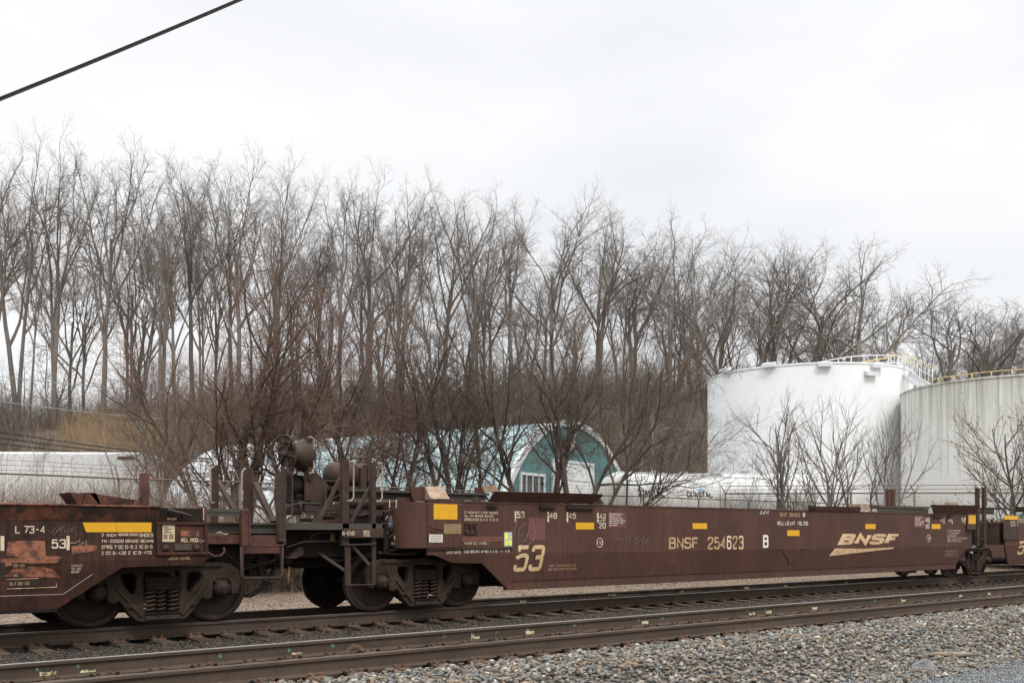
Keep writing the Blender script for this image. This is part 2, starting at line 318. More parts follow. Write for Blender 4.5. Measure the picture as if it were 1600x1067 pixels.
# faded teal roof: whiter at the far end, blotchy
def roof_mat():
    m = bpy.data.materials.new('quonset_roof'); m.use_nodes = True; nt = m.node_tree; N = nt.nodes; L = nt.links; b = N['Principled BSDF']
    tc = N.new('ShaderNodeTexCoord'); sp = N.new('ShaderNodeSeparateXYZ'); L.new(tc.outputs['Object'], sp.inputs[0])
    n = N.new('ShaderNodeTexNoise'); n.inputs['Scale'].default_value = .55; n.inputs['Detail'].default_value = 7; L.new(tc.outputs['Object'], n.inputs[0])
    mr = N.new('ShaderNodeMapRange'); mr.inputs[1].default_value = 13.5; mr.inputs[2].default_value = 15; mr.inputs[3].default_value = 0; mr.inputs[4].default_value = 1; L.new(sp.outputs[0], mr.inputs[0])
    r = N.new('ShaderNodeValToRGB'); e = r.color_ramp.elements; e[0].position = .36; e[0].color = (.24, .355, .36, 1); e[1].position = .64; e[1].color = (.34, .45, .455, 1); L.new(n.outputs[0], r.inputs[0])
    mp = N.new('ShaderNodeMapping'); mp.inputs['Scale'].default_value = (1.2, 1, .25); L.new(tc.outputs['Object'], mp.inputs[0])
    n2 = N.new('ShaderNodeTexNoise'); n2.inputs['Scale'].default_value = 1.1; n2.inputs['Detail'].default_value = 6; L.new(mp.outputs[0], n2.inputs[0])
    r2 = N.new('ShaderNodeValToRGB'); r2.color_ramp.elements[0].position = .50; r2.color_ramp.elements[1].position = .72; L.new(n2.outputs[0], r2.inputs[0])
    m1 = N.new('ShaderNodeMix'); m1.data_type = 'RGBA'; L.new(r2.outputs[0], m1.inputs[0]); L.new(r.outputs[0], m1.inputs[6]); m1.inputs[7].default_value = (.46, .55, .555, 1)
    m2 = N.new('ShaderNodeMix'); m2.data_type = 'RGBA'; L.new(mr.outputs[0], m2.inputs[0]); L.new(m1.outputs[2], m2.inputs[6]); m2.inputs[7].default_value = (.64, .66, .67, 1)
    L.new(m2.outputs[2], b.inputs['Base Color']); b.inputs['Roughness'].default_value = .5
    wv = N.new('ShaderNodeTexWave'); wv.bands_direction = 'X'; wv.inputs['Scale'].default_value = 2.2; L.new(tc.outputs['Object'], wv.inputs[0])
    bp = N.new('ShaderNodeBump'); bp.inputs['Strength'].default_value = .35; bp.inputs['Distance'].default_value = .05; L.new(wv.outputs[0], bp.inputs['Height']); L.new(bp.outputs[0], b.inputs['Normal'])
    MAT['quonset_roof'] = m
roof_mat()
def siding_lines(m, scale):
    nt = m.node_tree; N = nt.nodes; L = nt.links; b = N['Principled BSDF']
    tc = N.new('ShaderNodeTexCoord'); wv = N.new('ShaderNodeTexWave'); wv.bands_direction = 'Z'; wv.wave_profile = 'SAW'; wv.inputs['Scale'].default_value = scale; L.new(tc.outputs['Object'], wv.inputs[0])
    bp = N.new('ShaderNodeBump'); bp.inputs['Strength'].default_value = 1; bp.inputs['Distance'].default_value = .04; L.new(wv.outputs[0], bp.inputs['Height']); L.new(bp.outputs[0], b.inputs['Normal'])
siding_lines(M['teal_siding'], 1.1)

# ------------------------------------------------------------------ text as real lettering meshes
# stroke lettering: grid 0..4 x 0..8, "s" smooth, "c" closed smooth, "l" straight
GL = {
'0':['c0,2 0,8 4,8 4,0 0,0'],'1':['l0.9,6.6 2.4,8 2.4,0'],'2':['s0,6 0,8 4,8 4,5 0,1.6 0,0','l0,0 4,0'],'3':['s0,6.4 0,8 4,8 4,4.3 1.4,4.3','s1.4,4.3 4,4.3 4,0 0,0 0,1.7'],
'4':['l3,0 3,8 0,2.4 4.2,2.4'],'5':['l3.8,8 .4,8 .1,4','s.1,4 1.2,5.1 4,5.1 4,0 0,0 0,1.7'],'6':['c0,1.5 0,4.9 4,4.9 4,0 0,0','s0,2 0,8 4,8 4,6.5'],'7':['l0,8 4,8 1.3,0'],
'8':['c.2,6 .2,8 3.8,8 3.8,4.3 .2,4.3','c0,2 0,4.3 4,4.3 4,0 0,0'],'9':['c4,6.5 4,3.1 0,3.1 0,8 4,8','s4,6 4,0 0,0 0,1.5'],
'A':['l0,0 2,8 4,0','l.8,2.6 3.2,2.6'],'B':['l0,0 0,8','s0,8 3.8,8 3.8,4.3 0,4.3','s0,4.3 4,4.3 4,0 0,0'],'C':['s4,6 4,8 0,8 0,0 4,0 4,2'],'D':['l0,0 0,8','s0,8 4,8 4,0 0,0'],
'E':['l4,8 0,8 0,0 4,0','l0,4.2 3.2,4.2'],'F':['l4,8 0,8 0,0','l0,4.2 3.2,4.2'],'G':['s4,6 4,8 0,8 0,0 4,0 4,2','l4,1.4 4,3.8 2.2,3.8'],'H':['l0,0 0,8','l4,0 4,8','l0,4.2 4,4.2'],
'I':['l2,0 2,8'],'J':['s4,8 4,0 0,0 0,2'],'K':['l0,0 0,8','l4,8 0,3.6','l1.2,4.8 4,0'],'L':['l0,8 0,0 4,0'],'M':['l0,0 0,8 2.2,2.5 4.4,8 4.4,0'],'N':['l0,0 0,8 4,0 4,8'],
'O':['c0,2 0,8 4,8 4,0 0,0'],'P':['l0,0 0,8','s0,8 4,8 4,3.8 0,3.8'],'Q':['c0,2 0,8 4,8 4,0 0,0','l2.4,2 4.2,-.3'],'R':['l0,0 0,8','s0,8 4,8 4,3.9 0,3.9','l1.8,3.9 4,0'],
'S':['s4,6.3 4,8 0,8 0,4.2 4,4.2 4,0 0,0 0,1.7'],'T':['l0,8 4,8','l2,8 2,0'],'U':['s0,8 0,0 4,0 4,8'],'V':['l0,8 2,0 4,8'],'W':['l0,8 1,0 2.3,7 3.6,0 4.6,8'],'X':['l0,0 4,8','l0,8 4,0'],
'Y':['l0,8 2,4 4,8','l2,4 2,0'],'Z':['l0,8 4,8 0,0 4,0'],'-':['l.6,4 3.4,4'],'.':['l1.4,0 1.4,.9'],',':['l1.4,.8 .9,-1'],"'":['l1.5,8 1.5,6.2'],'"':['l1,8 1,6.2','l2.4,8 2.4,6.2'],
'/':['l0,0 4,8'],'+':['l.4,4 3.6,4','l2,2.4 2,5.6'],'%':['l0,0 4,8','l.6,7 .6,8','l3.4,0 3.4,1'],'o':['c.4,1 .4,5 3.6,5 3.6,0 .4,0'],':':['l1.5,1.5 1.5,2.5','l1.5,5 1.5,6']}
def _chaikin(p, closed, it=3):
    for _ in range(it):
        n = len(p); q = []
        rg = range(n) if closed else range(n - 1)
        for i in rg:
            a, b = p[i], p[(i + 1) % n]; la = .25
            q += [(a[0] * .75 + b[0] * .25, a[1] * .75 + b[1] * .25), (a[0] * .25 + b[0] * .75, a[1] * .25 + b[1] * .75)]
        if not closed: q[0] = p[0]; q[-1] = p[-1]
        p = q
    return p
def stroke_text(s, wt=1.0):
    """returns verts (x, y, layer) and quads of thick strokes; wt = stroke width in grid units"""
    V = []; Fq = []; x0 = 0.0; lay = 0
    for ch in s:
        if ch == ' ': x0 += 3.2; continue
        wmax = 4
        for st in GL.get(ch, GL['-']):
            kind = st[0]; pts = [tuple(float(t) for t in q.split(',')) for q in st[1:].split()]; closed = kind == 'c'
            if kind in 'sc':
                d = []                                            # limit corner cutting to short corners
                n = len(pts); rg = range(n) if closed else range(n - 1)
                for i in rg:
                    a, b = pts[i], pts[(i + 1) % n]; ln = math.hypot(b[0] - a[0], b[1] - a[1]); k = max(1, round(ln / 2.2))
                    for j in range(k): d.append((a[0] + (b[0] - a[0]) * j / k, a[1] + (b[1] - a[1]) * j / k))
                if not closed: d.append(pts[-1])
                pts = _chaikin(d, closed)
            n = len(pts); base = len(V)
            for i in range(n):
                p = pts[i]; a = pts[i - 1] if (i > 0 or closed) else None; b = pts[(i + 1) % n] if (i < n - 1 or closed) else None
                d1 = None if a is None else (p[0] - a[0], p[1] - a[1]); d2 = None if b is None else (b[0] - p[0], b[1] - p[1])
                def nm(t): l = math.hypot(*t) or 1; return (t[0] / l, t[1] / l)
                d1 = nm(d1) if d1 else None; d2 = nm(d2) if d2 else None
                if d1 is None: t = d2
                elif d2 is None: t = d1
                else: t = nm((d1[0] + d2[0], d1[1] + d2[1])) if abs(d1[0] + d2[0]) + abs(d1[1] + d2[1]) > 1e-6 else d1
                k = 1.0
                if d1 and d2: k = 1 / max(.45, t[0] * d1[0] + t[1] * d1[1])
                nx, ny = -t[1] * wt / 2 * k, t[0] * wt / 2 * k
                cx = x0 + p[0]; cy = p[1] * (8 - wt) / 8 + wt / 2
                if kind == 'l' and len(pts) == 2 and pts[0][0] == pts[1][0]: cy = p[1]
                V += [(cx + nx, cy + ny, lay), (cx - nx, cy - ny, lay)]
            m = n if closed else n - 1
            for i in range(m):
                j = (i + 1) % n; Fq.append((base + 2 * i, base + 2 * i + 1, base + 2 * j + 1, base + 2 * j))
            lay += 1; wmax = max(wmax, max(q[0] for q in pts)) if kind == 'l' else wmax
        lay = lay % 8; x0 += wmax + 1.0 + wt * .75
        if ch in "1.,'I": x0 -= 1.2
    return np.array(V), Fq
Y0 = 13.5            # outer face of the rail cars
ZB = 0.95            # where the side folds inward
def side_y(z, y0=Y0): return y0 + max(0, ZB - z) * .16
def lettering(s, u0, v0, u1, v1, m, parent, bold=0, shear=0, uref=None, name='lettering', yf=side_y, off=.004, spacing=1.0):
    """fit a line of lettering into the measured box on the car side (v measured at u0)"""
    co, fq = stroke_text(s, .98 + bold * 14)
    co = co.astype(float); co[:, 0] += co[:, 1] * shear
    mn = co.min(0); mxx = co.max(0)
    uref = u0 if uref is None else uref
    zt, zb = PZ(uref, v0, Y0), PZ(uref, v1, Y0); x0, x1 = PX(u0, Y0), PX(u1, Y0)
    x = x0 + (co[:, 0] - mn[0]) / (mxx[0] - mn[0]) * (x1 - x0); z = zb + (co[:, 1] - mn[1]) / (mxx[1] - mn[1]) * (zt - zb)
    y = np.array([yf(t) - off for t in z]) - co[:, 2] * .0004
    me = bpy.data.meshes.new(name); me.from_pydata(np.stack([x, y, z], 1).tolist(), [], fq)
    me.update(); return link(name, me, m, parent)
def decal(u0, v0, u1, v1, m, parent, name='reflective_patch', yf=side_y, off=.004, poly=None, th=.003):
    if poly is None:
        x0, x1 = PX(u0, Y0), PX(u1, Y0); zt, zb = PZ(u0, v0, Y0), PZ(u0, v1, Y0); poly = [(x0, zb), (x1, zb), (x1, zt), (x0, zt)]
    else: poly = [(PX(u, Y0), PZ(u, v, Y0)) for u, v in poly]
    mb = MB(); n = len(poly)
    vs = [(x, yf(z) - off, z) for x, z in poly] + [(x, yf(z) - off + th, z) for x, z in poly]
    mb.add(vs, [tuple(range(n)), tuple(range(2 * n - 1, n - 1, -1))] + [(i, i + n, (i + 1) % n + n, (i + 1) % n) for i in range(n)])
    return mb.build(name, m, parent)
def plate_with_holes(name, outer, holes, yc, th, m, parent, bev=.012):
    """cast plate in the XZ plane with openings and rounded edges"""
    c = bpy.data.curves.new('t', 'CURVE'); c.dimensions = '2D'; c.fill_mode = 'BOTH'; c.extrude = th / 2; c.bevel_depth = bev; c.bevel_resolution = 1
    for pl in [outer] + holes:
        sp = c.splines.new('POLY'); sp.points.add(len(pl) - 1)
        for i, (x, z) in enumerate(pl): sp.points[i].co = (x, z, 0, 1)
        sp.use_cyclic_u = True
    o = bpy.data.objects.new('t', c); COL.objects.link(o)
    dg = bpy.context.evaluated_depsgraph_get(); dg.update()
    me = bpy.data.meshes.new_from_object(o.evaluated_get(dg)).copy(); bpy.data.objects.remove(o); bpy.data.curves.remove(c)
    me.transform(Matrix(((1, 0, 0, 0), (0, 0, -1, yc), (0, 1, 0, 0), (0, 0, 0, 1)))); me.materials.clear()
    return link(name, me, m, parent, root='local')

# ================================================================== GROUND
rng = np.random.default_rng(5)
def sheet(name, xs, ys, fz, m, label=None):
    X, Y = np.meshgrid(xs, ys); Z = fz(X, Y); nx = len(xs); ny = len(ys)
    i = np.arange(nx - 1)[None, :] + np.arange(ny - 1)[:, None] * nx; i = i.ravel()
    o = fastmesh(name, np.stack([X.ravel(), Y.ravel(), Z.ravel()], 1), np.stack([i, i + 1, i + 1 + nx, i + nx], 1), 4, m, smooth=True)
    return tag(o, label, kind='structure')
xs = np.concatenate([np.arange(-700, -120, 40), np.arange(-120, 220, 2.0), np.arange(220, 900, 40)])
ys = np.concatenate([np.arange(-400, -10, 30), np.concatenate([np.arange(-10, 6, .4), np.arange(6, 10, .1), np.arange(10, 26, .4)]), np.arange(26, 170, 2.0), np.arange(170, 900, 40)])
sheet('ground', xs, ys, gz, M['dirt_ground'], 'brown dirt ground rising to a wooded hillside behind the yard')
xs2 = np.arange(-60, 120, 1.0); ys2 = np.arange(5.9, 16.9, .1)
sheet('ballast_bed', xs2, ys2, lambda x, y: gz(x, y) + .012, M['bed'], 'packed ballast bed under the two tracks')
sheet('gravel_path', xs2, np.arange(-3, 5.9, .5), lambda x, y: gz(x, y) + .008, M['grey_path'], 'blue grey fine gravel path at the foot of the ballast')

# ---- loose stones: real faceted stones, uncountable
ICO = None
def ico():
    bm = bmesh.new(); bmesh.ops.create_icosphere(bm, subdivisions=1, radius=1); bm.verts.ensure_lookup_table()
    v = np.array([q.co[:] for q in bm.verts]); f = np.array([[q.index for q in g.verts] for g in bm.faces]); bm.free(); return v, f
def octa():
    v = np.array([(1, 0, 0), (-1, 0, 0), (0, 1, 0), (0, -1, 0), (0, 0, 1), (0, 0, -1)], float)
    return v, np.array([(0, 2, 4), (2, 1, 4), (1, 3, 4), (3, 0, 4), (2, 0, 5), (1, 2, 5), (3, 1, 5), (0, 3, 5)])
def stones(name, x, y, size, m, label, base=ico, zoff=.0, flat=.7):
    n = len(x); bv, bf = base(); K = 24
    var = [bv * rng.uniform(.45, 1.3, (len(bv), 1)) * np.array([1.2, rng.uniform(.5, .95), rng.uniform(.3, .7)]) for _ in range(K)]
    q = rng.normal(size=(n, 4)); q /= np.linalg.norm(q, axis=1)[:, None]; a, b, c, d = q.T
    Rm = np.stack([1 - 2 * (c * c + d * d), 2 * (b * c - a * d), 2 * (b * d + a * c), 2 * (b * c + a * d), 1 - 2 * (b * b + d * d), 2 * (c * d - a * b), 2 * (b * d - a * c), 2 * (c * d + a * b), 1 - 2 * (b * b + c * c)], 1).reshape(n, 3, 3)
    vv = np.array(var)[rng.integers(0, K, n)]
    V = np.einsum('nij,nkj->nki', Rm, vv) * size[:, None, None]
    V[:, :, 2] *= flat
    base_z = gz(x, y) + .012 + zoff + rng.uniform(-.3, .75, n) * size
    V += np.stack([x, y, base_z], 1)[:, None, :]
    nv = bv.shape[0]; Fc = (bf[None] + (np.arange(n) * nv)[:, None, None]).reshape(-1, 3)
    tint = np.repeat(rng.uniform(0, 1, n), nv)
    return tag(fastmesh(name, V.reshape(-1, 3), Fc, 3, m, col=tint), label, kind='stuff')
n = 44000
y = rng.uniform(6.0, 9.12, n); x = rng.uniform(0, 1, n) ** 1.15 * 33 + 2.5
stones('ballast_stones', x, y, rng.uniform(.014, .052, n) * (1 + .35 * (rng.uniform(0, 1, n) > .95)), M['ballast'], 'loose grey and tan ballast stones on the shoulder of the near track')
n = 40000
y = rng.uniform(10.95, 14.15, n); x = rng.uniform(0, 1, n) ** 1.15 * 40 + 1
stones('crushed_stone', x, y, rng.uniform(.014, .032, n), M['track_ballast'], 'dark brown dirty ballast between the two tracks', zoff=.0)
n = 9000
y = rng.uniform(8.9, 10.9, n); x = rng.uniform(2, 34, n)
stones('crib_stones', x, y, rng.uniform(.016, .034, n), M['track_ballast'], 'ballast lying between the ties of the near track')
n = 7000
y = rng.uniform(14.1, 16.2, n); x = rng.uniform(2, 45, n)
stones('crib_gravel', x, y, rng.uniform(.018, .034, n), M['track_ballast'], 'ballast lying between the ties under the train')
n = 56000
y = rng.uniform(16.1, 25.0, n); x = rng.uniform(3, 60, n)
stones('ground_litter', x, y, rng.uniform(.014, .04, n), M['litter'], 'brown gravel and leaf litter behind the train', base=octa, flat=.45)
n = 34000
y = rng.uniform(5.0, 6.5, n); x = rng.uniform(10, 22, n)
stones('fine_gravel', x, y, rng.uniform(.009, .021, n), M['fine_stone'], 'fine blue grey crushed stone in the lower right corner', base=octa)

# ================================================================== TRACKS
def rail_profile():
    h = [(.076, 0), (.076, .010), (.045, .018), (.0095, .034), (.0085, .14), (.016, .146), (.037, .150), (.038, .178), (.032, .186), (.0, .188)]
    return h + [(-a, b) for a, b in h[-2::-1]]
def make_rail(yc, parent, x0=-14, x1=150, shiny=True):
    pr = rail_profile(); xs = np.concatenate([np.arange(x0, 50, 4), np.arange(50, x1, 20)]); n = len(pr); vs = []; fs = []
    for x in xs: vs += [(x, yc + a, -.188 + b) for a, b in pr]
    mb = MB()
    for i in range(len(xs) - 1):
        for k in range(n): fs.append((i * n + k, i * n + (k + 1) % n, (i + 1) * n + (k + 1) % n, (i + 1) * n + k))
    mb.add(vs, fs); o = mb.build('rail', M['rail_steel'], parent)
    o.data.materials.append(M['rail_head'])
    if shiny:
        for p in o.data.polygons:
            c = p.center.z
            if c > -.004 and p.normal.z > .5: p.material_index = 1
    return o
def make_tie():
    me = MB(); random.seed(3)
    me.box(-.115, .115, -1.3, 1.3, -.375, -.2075)
    return me
rnd = random.Random(11)
def track(yc, x0, n, label, rail_far, rail_near):
    t = thing('railroad_track', (0, yc, 0), label, 'railroad track')
    rn = make_rail(yc - .755, t, shiny=rail_near); rf = make_rail(yc + .755, t)
    tie = make_tie(); tie0 = None
    for i in range(n):
        x = x0 + i * .535 + rnd.uniform(-.025, .025)
        if tie0 is None:
            tie0 = link('tie', tie_mesh(tie), M['tie_wood']); tie0.parent = t
            for s in (-1, 1):
                p = MB(); p.box(-.098, .098, s * .755 - .17, s * .755 + .17, -.207, -.1885)
                for a in (-.06, .055):
                    for b in (-.093, .093):
                        yy = s * .755 + b
                        p.box(a - .012, a + .012, yy - .012, yy + .012, -.2, -.158); p.box(a - .018, a + .018, yy - .020, yy + .016, -.163, -.146)
                p.box(-.07, -.045, s * .755 - .15, s * .755 - .125, -.2, -.165); p.box(.05, .075, s * .755 + .125, s * .755 + .15, -.2, -.165)
                o = p.build('tie_plate', M['tie_plate_rust']); o.parent = tie0
                for a in (-.135, .135):
                    p = MB(); p.box(a - .014, a + .014, s * .755 - .098, s * .755 + .098, -.205, -.1885); p.box(a - .014, a + .014, s * .755 - .105, s * .755 - .070, -.2, -.163); p.box(a - .014, a + .014, s * .755 + .07, s * .755 + .105, -.2, -.163)
                    o = p.build('rail_anchor', M['grime']); o.parent = tie0
            o = tie0
        else:
            o = tie0.copy(); COL.objects.link(o); o.parent = t
            for c in tiekids:
                if c.name.startswith('rail_anchor') and i % 2: continue
                d = c.copy(); COL.objects.link(d); d.parent = o
        if i == 0: tiekids = kids(tie0)
        o.location = (x, rnd.uniform(-.03, .03) * 0, rnd.uniform(-.006, 0) * 0); o.rotation_euler = (0, 0, rnd.uniform(-.012, .012))
    return t, rn, rf
def tie_mesh(mb):
    bm = bmesh.new(); me = bpy.data.meshes.new('tie'); me.from_pydata(mb.v, [], mb.f); bm.from_mesh(me)
    bmesh.ops.subdivide_edges(bm, edges=[e for e in bm.edges if abs(e.verts[0].co.y - e.verts[1].co.y) > 1], cuts=12)
    bmesh.ops.recalc_face_normals(bm, faces=bm.faces)
    r = random.Random(2)
    for v in bm.verts: v.co += Vector((r.uniform(-.01, .01), 0, r.uniform(-.008, .002)))
    bm.to_mesh(me); bm.free(); return me
T1, T1n, T1f = track(10.12, .3, 72, 'near railroad track, empty, its outer rail closest to the ballast slope', True, False)
T2, T2n, T2f = track(15.0, .5, 96, 'railroad track under the brown well car train', True, True)
# dabs of paint on the webs
def dab(rail, yf, u, v, w, h, m, name='paint_mark'):
    r = random.Random(u * 7 + v); x0 = PX(u - w / 2, yf); x1 = PX(u + w / 2, yf); zb = PZ(u, v + h / 2, yf); zt = PZ(u, v - h / 2, yf); mb = MB(); n = 7
    top = [(x0 + (x1 - x0) * i / n, min(zt + r.uniform(-.35, .05) * (zt - zb), -.05)) for i in range(n + 1)]; bot = [(x1 - (x1 - x0) * i / n, max(zb + r.uniform(-.05, .3) * (zt - zb), -.150)) for i in range(n + 1)]
    pl = top + bot
    mb.add([(x, yf, z) for x, z in pl], [tuple(range(len(pl)))]); mb.build(name, m, rail)
yw = 10.875 - .0125
for u, v, w, h in ((75, 1052, 26, 9), (137, 1050, 24, 9), (464, 1021, 17, 7), (743, 995.5, 13, 9), (828, 988, 13, 10), (1008, 972, 10, 7), (1175, 959, 9, 6), (1201, 956, 9, 6), (1273, 950, 8, 6), (1412, 938, 7, 5), (1501, 930.5, 5, 4.5), (1546, 927, 5, 4.5)):
    dab(T1f, yw, u, v, w, h, M['paint_yellow'])
for u, v in ((58, 1045), (122, 1040), (344, 1024), (452, 1015), (520, 1008), (694, 993), (738, 989), (776, 987), (824, 981), (897, 976), (998, 968), (1035, 965), (1167, 953), (1196, 952), (1367, 937), (1408, 934)):
    dab(T1f, yw - .001, u, v, 4.5 if u < 900 else 3, 8 if u < 900 else 6, M['paint_green'])
yw2 = 15.755 - .0125
for u, v, w, h in ((817, 939.5, 9, 4), (956, 929, 13, 4.5), (1064, 924, 7, 4), (1167, 918, 7, 4), (1228, 914.5, 6, 4), (1322, 909.5, 6, 3.5)): dab(T2f, yw2, u, v, w, h, M['paint_yellow'])
# rock, plank and a bent strap
def rock(name, c, sx, sy, sz, m, label, cat, seed, rz=0):
    bm = bmesh.new(); bmesh.ops.create_icosphere(bm, subdivisions=3, radius=1); r = random.Random(seed)
    pl = [(Vector((r.uniform(-1, 1), r.uniform(-1, 1), r.uniform(-.6, 1))).normalized(), r.uniform(.35, .75)) for _ in range(10)]
    for v in bm.verts:
        for nrm, dd in pl:
            k = v.co.dot(nrm)
            if k > dd: v.co -= nrm * (k - dd)
    for v in bm.verts: v.co = Vector((v.co.x * sx, v.co.y * sy, v.co.z * sz)); v.co.rotate(Matrix.Rotation(rz, 3, 'Z'))
    me = bpy.data.meshes.new(name); bm.to_mesh(me); bm.free(); o = link(name, me, m); o.location = c; return tag(o, label, cat)
def on_ground(u, v, z=-.35):
    p = PD(u, v, (EYE - z) * F / (v - HV)); return p.x, p.y
x_, y_ = on_ground(1447, 1036, -.38); rock('rock', (x_, y_, GZ(x_, y_) + .06), .19, .11, .11, M['rock'], 'large pale grey angular rock on the gravel slope in the lower right', 'rock', 4, A - 1.57)
x_, y_ = on_ground(1487, 1017, -.33)
mb = MB(); r_ = random.Random(4)
pts = [(-.42, 0), (-.2, .012), (.1, .0), (.42, .014)]
mb.tube([Vector((a * math.sin(A), -a * math.cos(A) + b, .03 + b * .6)) for a, b in pts], [.012, .034, .04, .01], 6)
o = mb.build('driftwood', M['plank']); o.location = (x_, y_, GZ(x_, y_) + .03); tag(o, 'weathered splintered stick of wood lying on gravel above the large rock', 'wood')
mb = MB(); px_ = [(541, 1020), (545, 1013), (552, 1008), (560, 1009), (567, 1014), (573, 1017)]
q = [P(u, v, 10.78) for u, v in px_]
for i in range(len(q) - 1): mb.bar(q[i], q[i + 1], .006, .04, up=(0, 0, 1))
tag(mb.build('steel_strap', M['tie_plate_rust']), 'rusty bent steel strap arching up between the near rails', 'strap')

# ================================================================== RAIL CARS
YT = 15.0
def G(u, v, Y=13.75): return P(u, v, Y)
def bogie(cx, parent, springs_dark=True):
    """two axle truck; children of the car"""
    b = bpy.data.objects.new('bogie', None); COL.objects.link(b); b.parent = parent; loc = rootof(parent).location; b.location = (cx - loc.x, YT - loc.y, 0)
    if bogie.proto:
        for c in kids(bogie.proto): copy_tree(c, b)
        return b
    bogie.proto = b
    outer = [(-1.14, .44), (-1.18, .62), (-1.13, .76), (-1.02, .84), (-.85, .87), (-.45, .86), (0, .88), (.45, .86), (.85, .87), (1.02, .84), (1.13, .76), (1.18, .62), (1.14, .44), (1.05, .42),
             (1.04, .60), (.98, .66), (.80, .66), (.74, .60), (.73, .38), (.66, .36), (.58, .40), (.44, .20), (.34, .10), (.2, .085), (-.2, .085), (-.34, .10), (-.44, .20), (-.58, .40), (-.66, .36), (-.73, .38), (-.74, .60), (-.80, .66), (-.98, .66), (-1.04, .60), (-1.05, .42)]
    tri = [(.34, .73), (.40, .77), (.56, .77), (.60, .70), (.56, .60), (.42, .44), (.36, .46), (.34, .55)]
    holes = [tri, [(-x, z) for x, z in tri], [(-.26, .79), (.26, .79), (.27, .72), (.27, .22), (.22, .18), (-.22, .18), (-.27, .22), (-.27, .72)]]
    for s in (-1, 1):
        yc = s * 1.0
        sf = plate_with_holes('side_frame', outer, holes, yc, .11, M['cast_steel'], b, .02)
        o = MB(); 
        for k in (-1, 1):   # raised ribs and bosses
            o.lathe((k * .44, yc + s * .055, .30), (0, s, 0), [(0, .05), (.04, .045), (.045, 0)], 12)
            o.bar((k * .28, yc + s * .08, .16), (k * .62, yc + s * .08, .56), .05, .05, up=(0, 1, 0))
        o.bar((-.9, yc + s * .08, .845), (.9, yc + s * .08, .855), .05, .05, up=(0, 0, 1)); o.bar((-.24, yc + s * .08, .13), (.24, yc + s * .08, .13), .06, .05, up=(0, 0, 1))
        o.build('rib', M['cast_steel'], sf, root='local')
        for k in (-1, 1):
            o = MB(); o.lathe((k * .89, yc - s * .06, .5), (0, s, 0), [(0, .12), (.16, .12), (.17, .11), (.20, .11), (.205, .085), (.235, .08), (.24, 0)], 20)
            for j in range(3):
                a = j * 2.094 + .5; o.lathe((k * .89 + .05 * math.cos(a), yc + s * .14, .5 + .05 * math.sin(a)), (0, s, 0), [(0, .02), (.05, .018), (.052, 0)], 6)
            o.build('bearing_cap', M['wheel_steel'], b, root='local')
            o = MB(); o.box(k * .89 - .10, k * .89 + .10, yc - .06, yc + .07, .60, .655); o.build('bearing_adapter', M['cast_steel'], b, root='local')
        for xi, yo in ((-.17, .04), (0, .0), (.17, .04), (-.09, -.13), (.09, -.13)):
            o = MB(); pts = []
            for j in range(5 * 10 + 1):
                a = j / 10 * 2 * math.pi; pts.append((xi + .072 * math.cos(a), yc + s * yo + .072 * math.sin(a), .20 + .30 * j / 50))
            o.tube(pts, .018, 6); o.build('spring', M['frame_steel'], b, root='local')
        o = MB(); o.box(-.25, .25, yc - .12, yc + .10, .51, .70); o.box(-.255, .255, yc - .09, yc + .12, .505, .535); o.build('bolster_end', M['grime'], b, root='local', bevel=.01)
        o = MB(); o.box(-.25, .25, yc - .1, yc + .08, .18, .20); o.build('spring_seat', M['grime'], b, root='local')
    o = MB(); o.box(-.2, .2, -.9, .9, .50, .74); o.lathe((0, 0, .74), (0, 0, 1), [(0, .22), (.1, .2), (.1, 0)], 16); o.build('bolster', M['grime'], b, root='local')
    for k in (-1, 1):
        o = MB(); o.lathe((k * .89, -.95, .5), (0, 1, 0), [(0, .07), (1.9, .07)], 12); o.build('axle', M['grime'], b, root='local')
        o = MB(); o.bar((k * .37, -.75, .36), (k * .37, .75, .36), .09, .07); o.box(k * .37 - .03, k * .37 + .03, -.8, -.68, .25, .52); o.box(k * .37 - .03, k * .37 + .03, .68, .8, .25, .52)
        o.build('brake_beam', M['grime'], b, root='local')
        for s in (-1, 1):
            o = MB(); pf = [(-.065, .44), (-.065, .475), (.0, .485), (.04, .485), (.052, .51), (.075, .512), (.08, .47), (.075, .44)]   # t from outer face inward
            pf = [(-.07, .41), (-.07, .47), (-.06, .482), (.035, .488), (.05, .515), (.072, .515), (.075, .44), (.045, .425)]
            o.lathe((k * .89, s * .755, .497), (0, -s, 0), [(-.045, 0.0), (-.10, .10), (-.045, .13), (.01, .26), (-.02, .40)] + pf + [(.05, .26), (.045, .13), (.08, .10), (.08, 0)], 40)
            wh = o.build('wheel', M['wheel_steel'], b, root='local')
            wh.data.materials.append(M['tread_steel'])
            for p in wh.data.polygons:
                c = p.center; rr = math.hypot(c.x - k * .89, c.z - .497)
                if .478 < rr < .495 and abs(p.normal.y) < .5: p.material_index = 1
    return b
bogie.proto = None

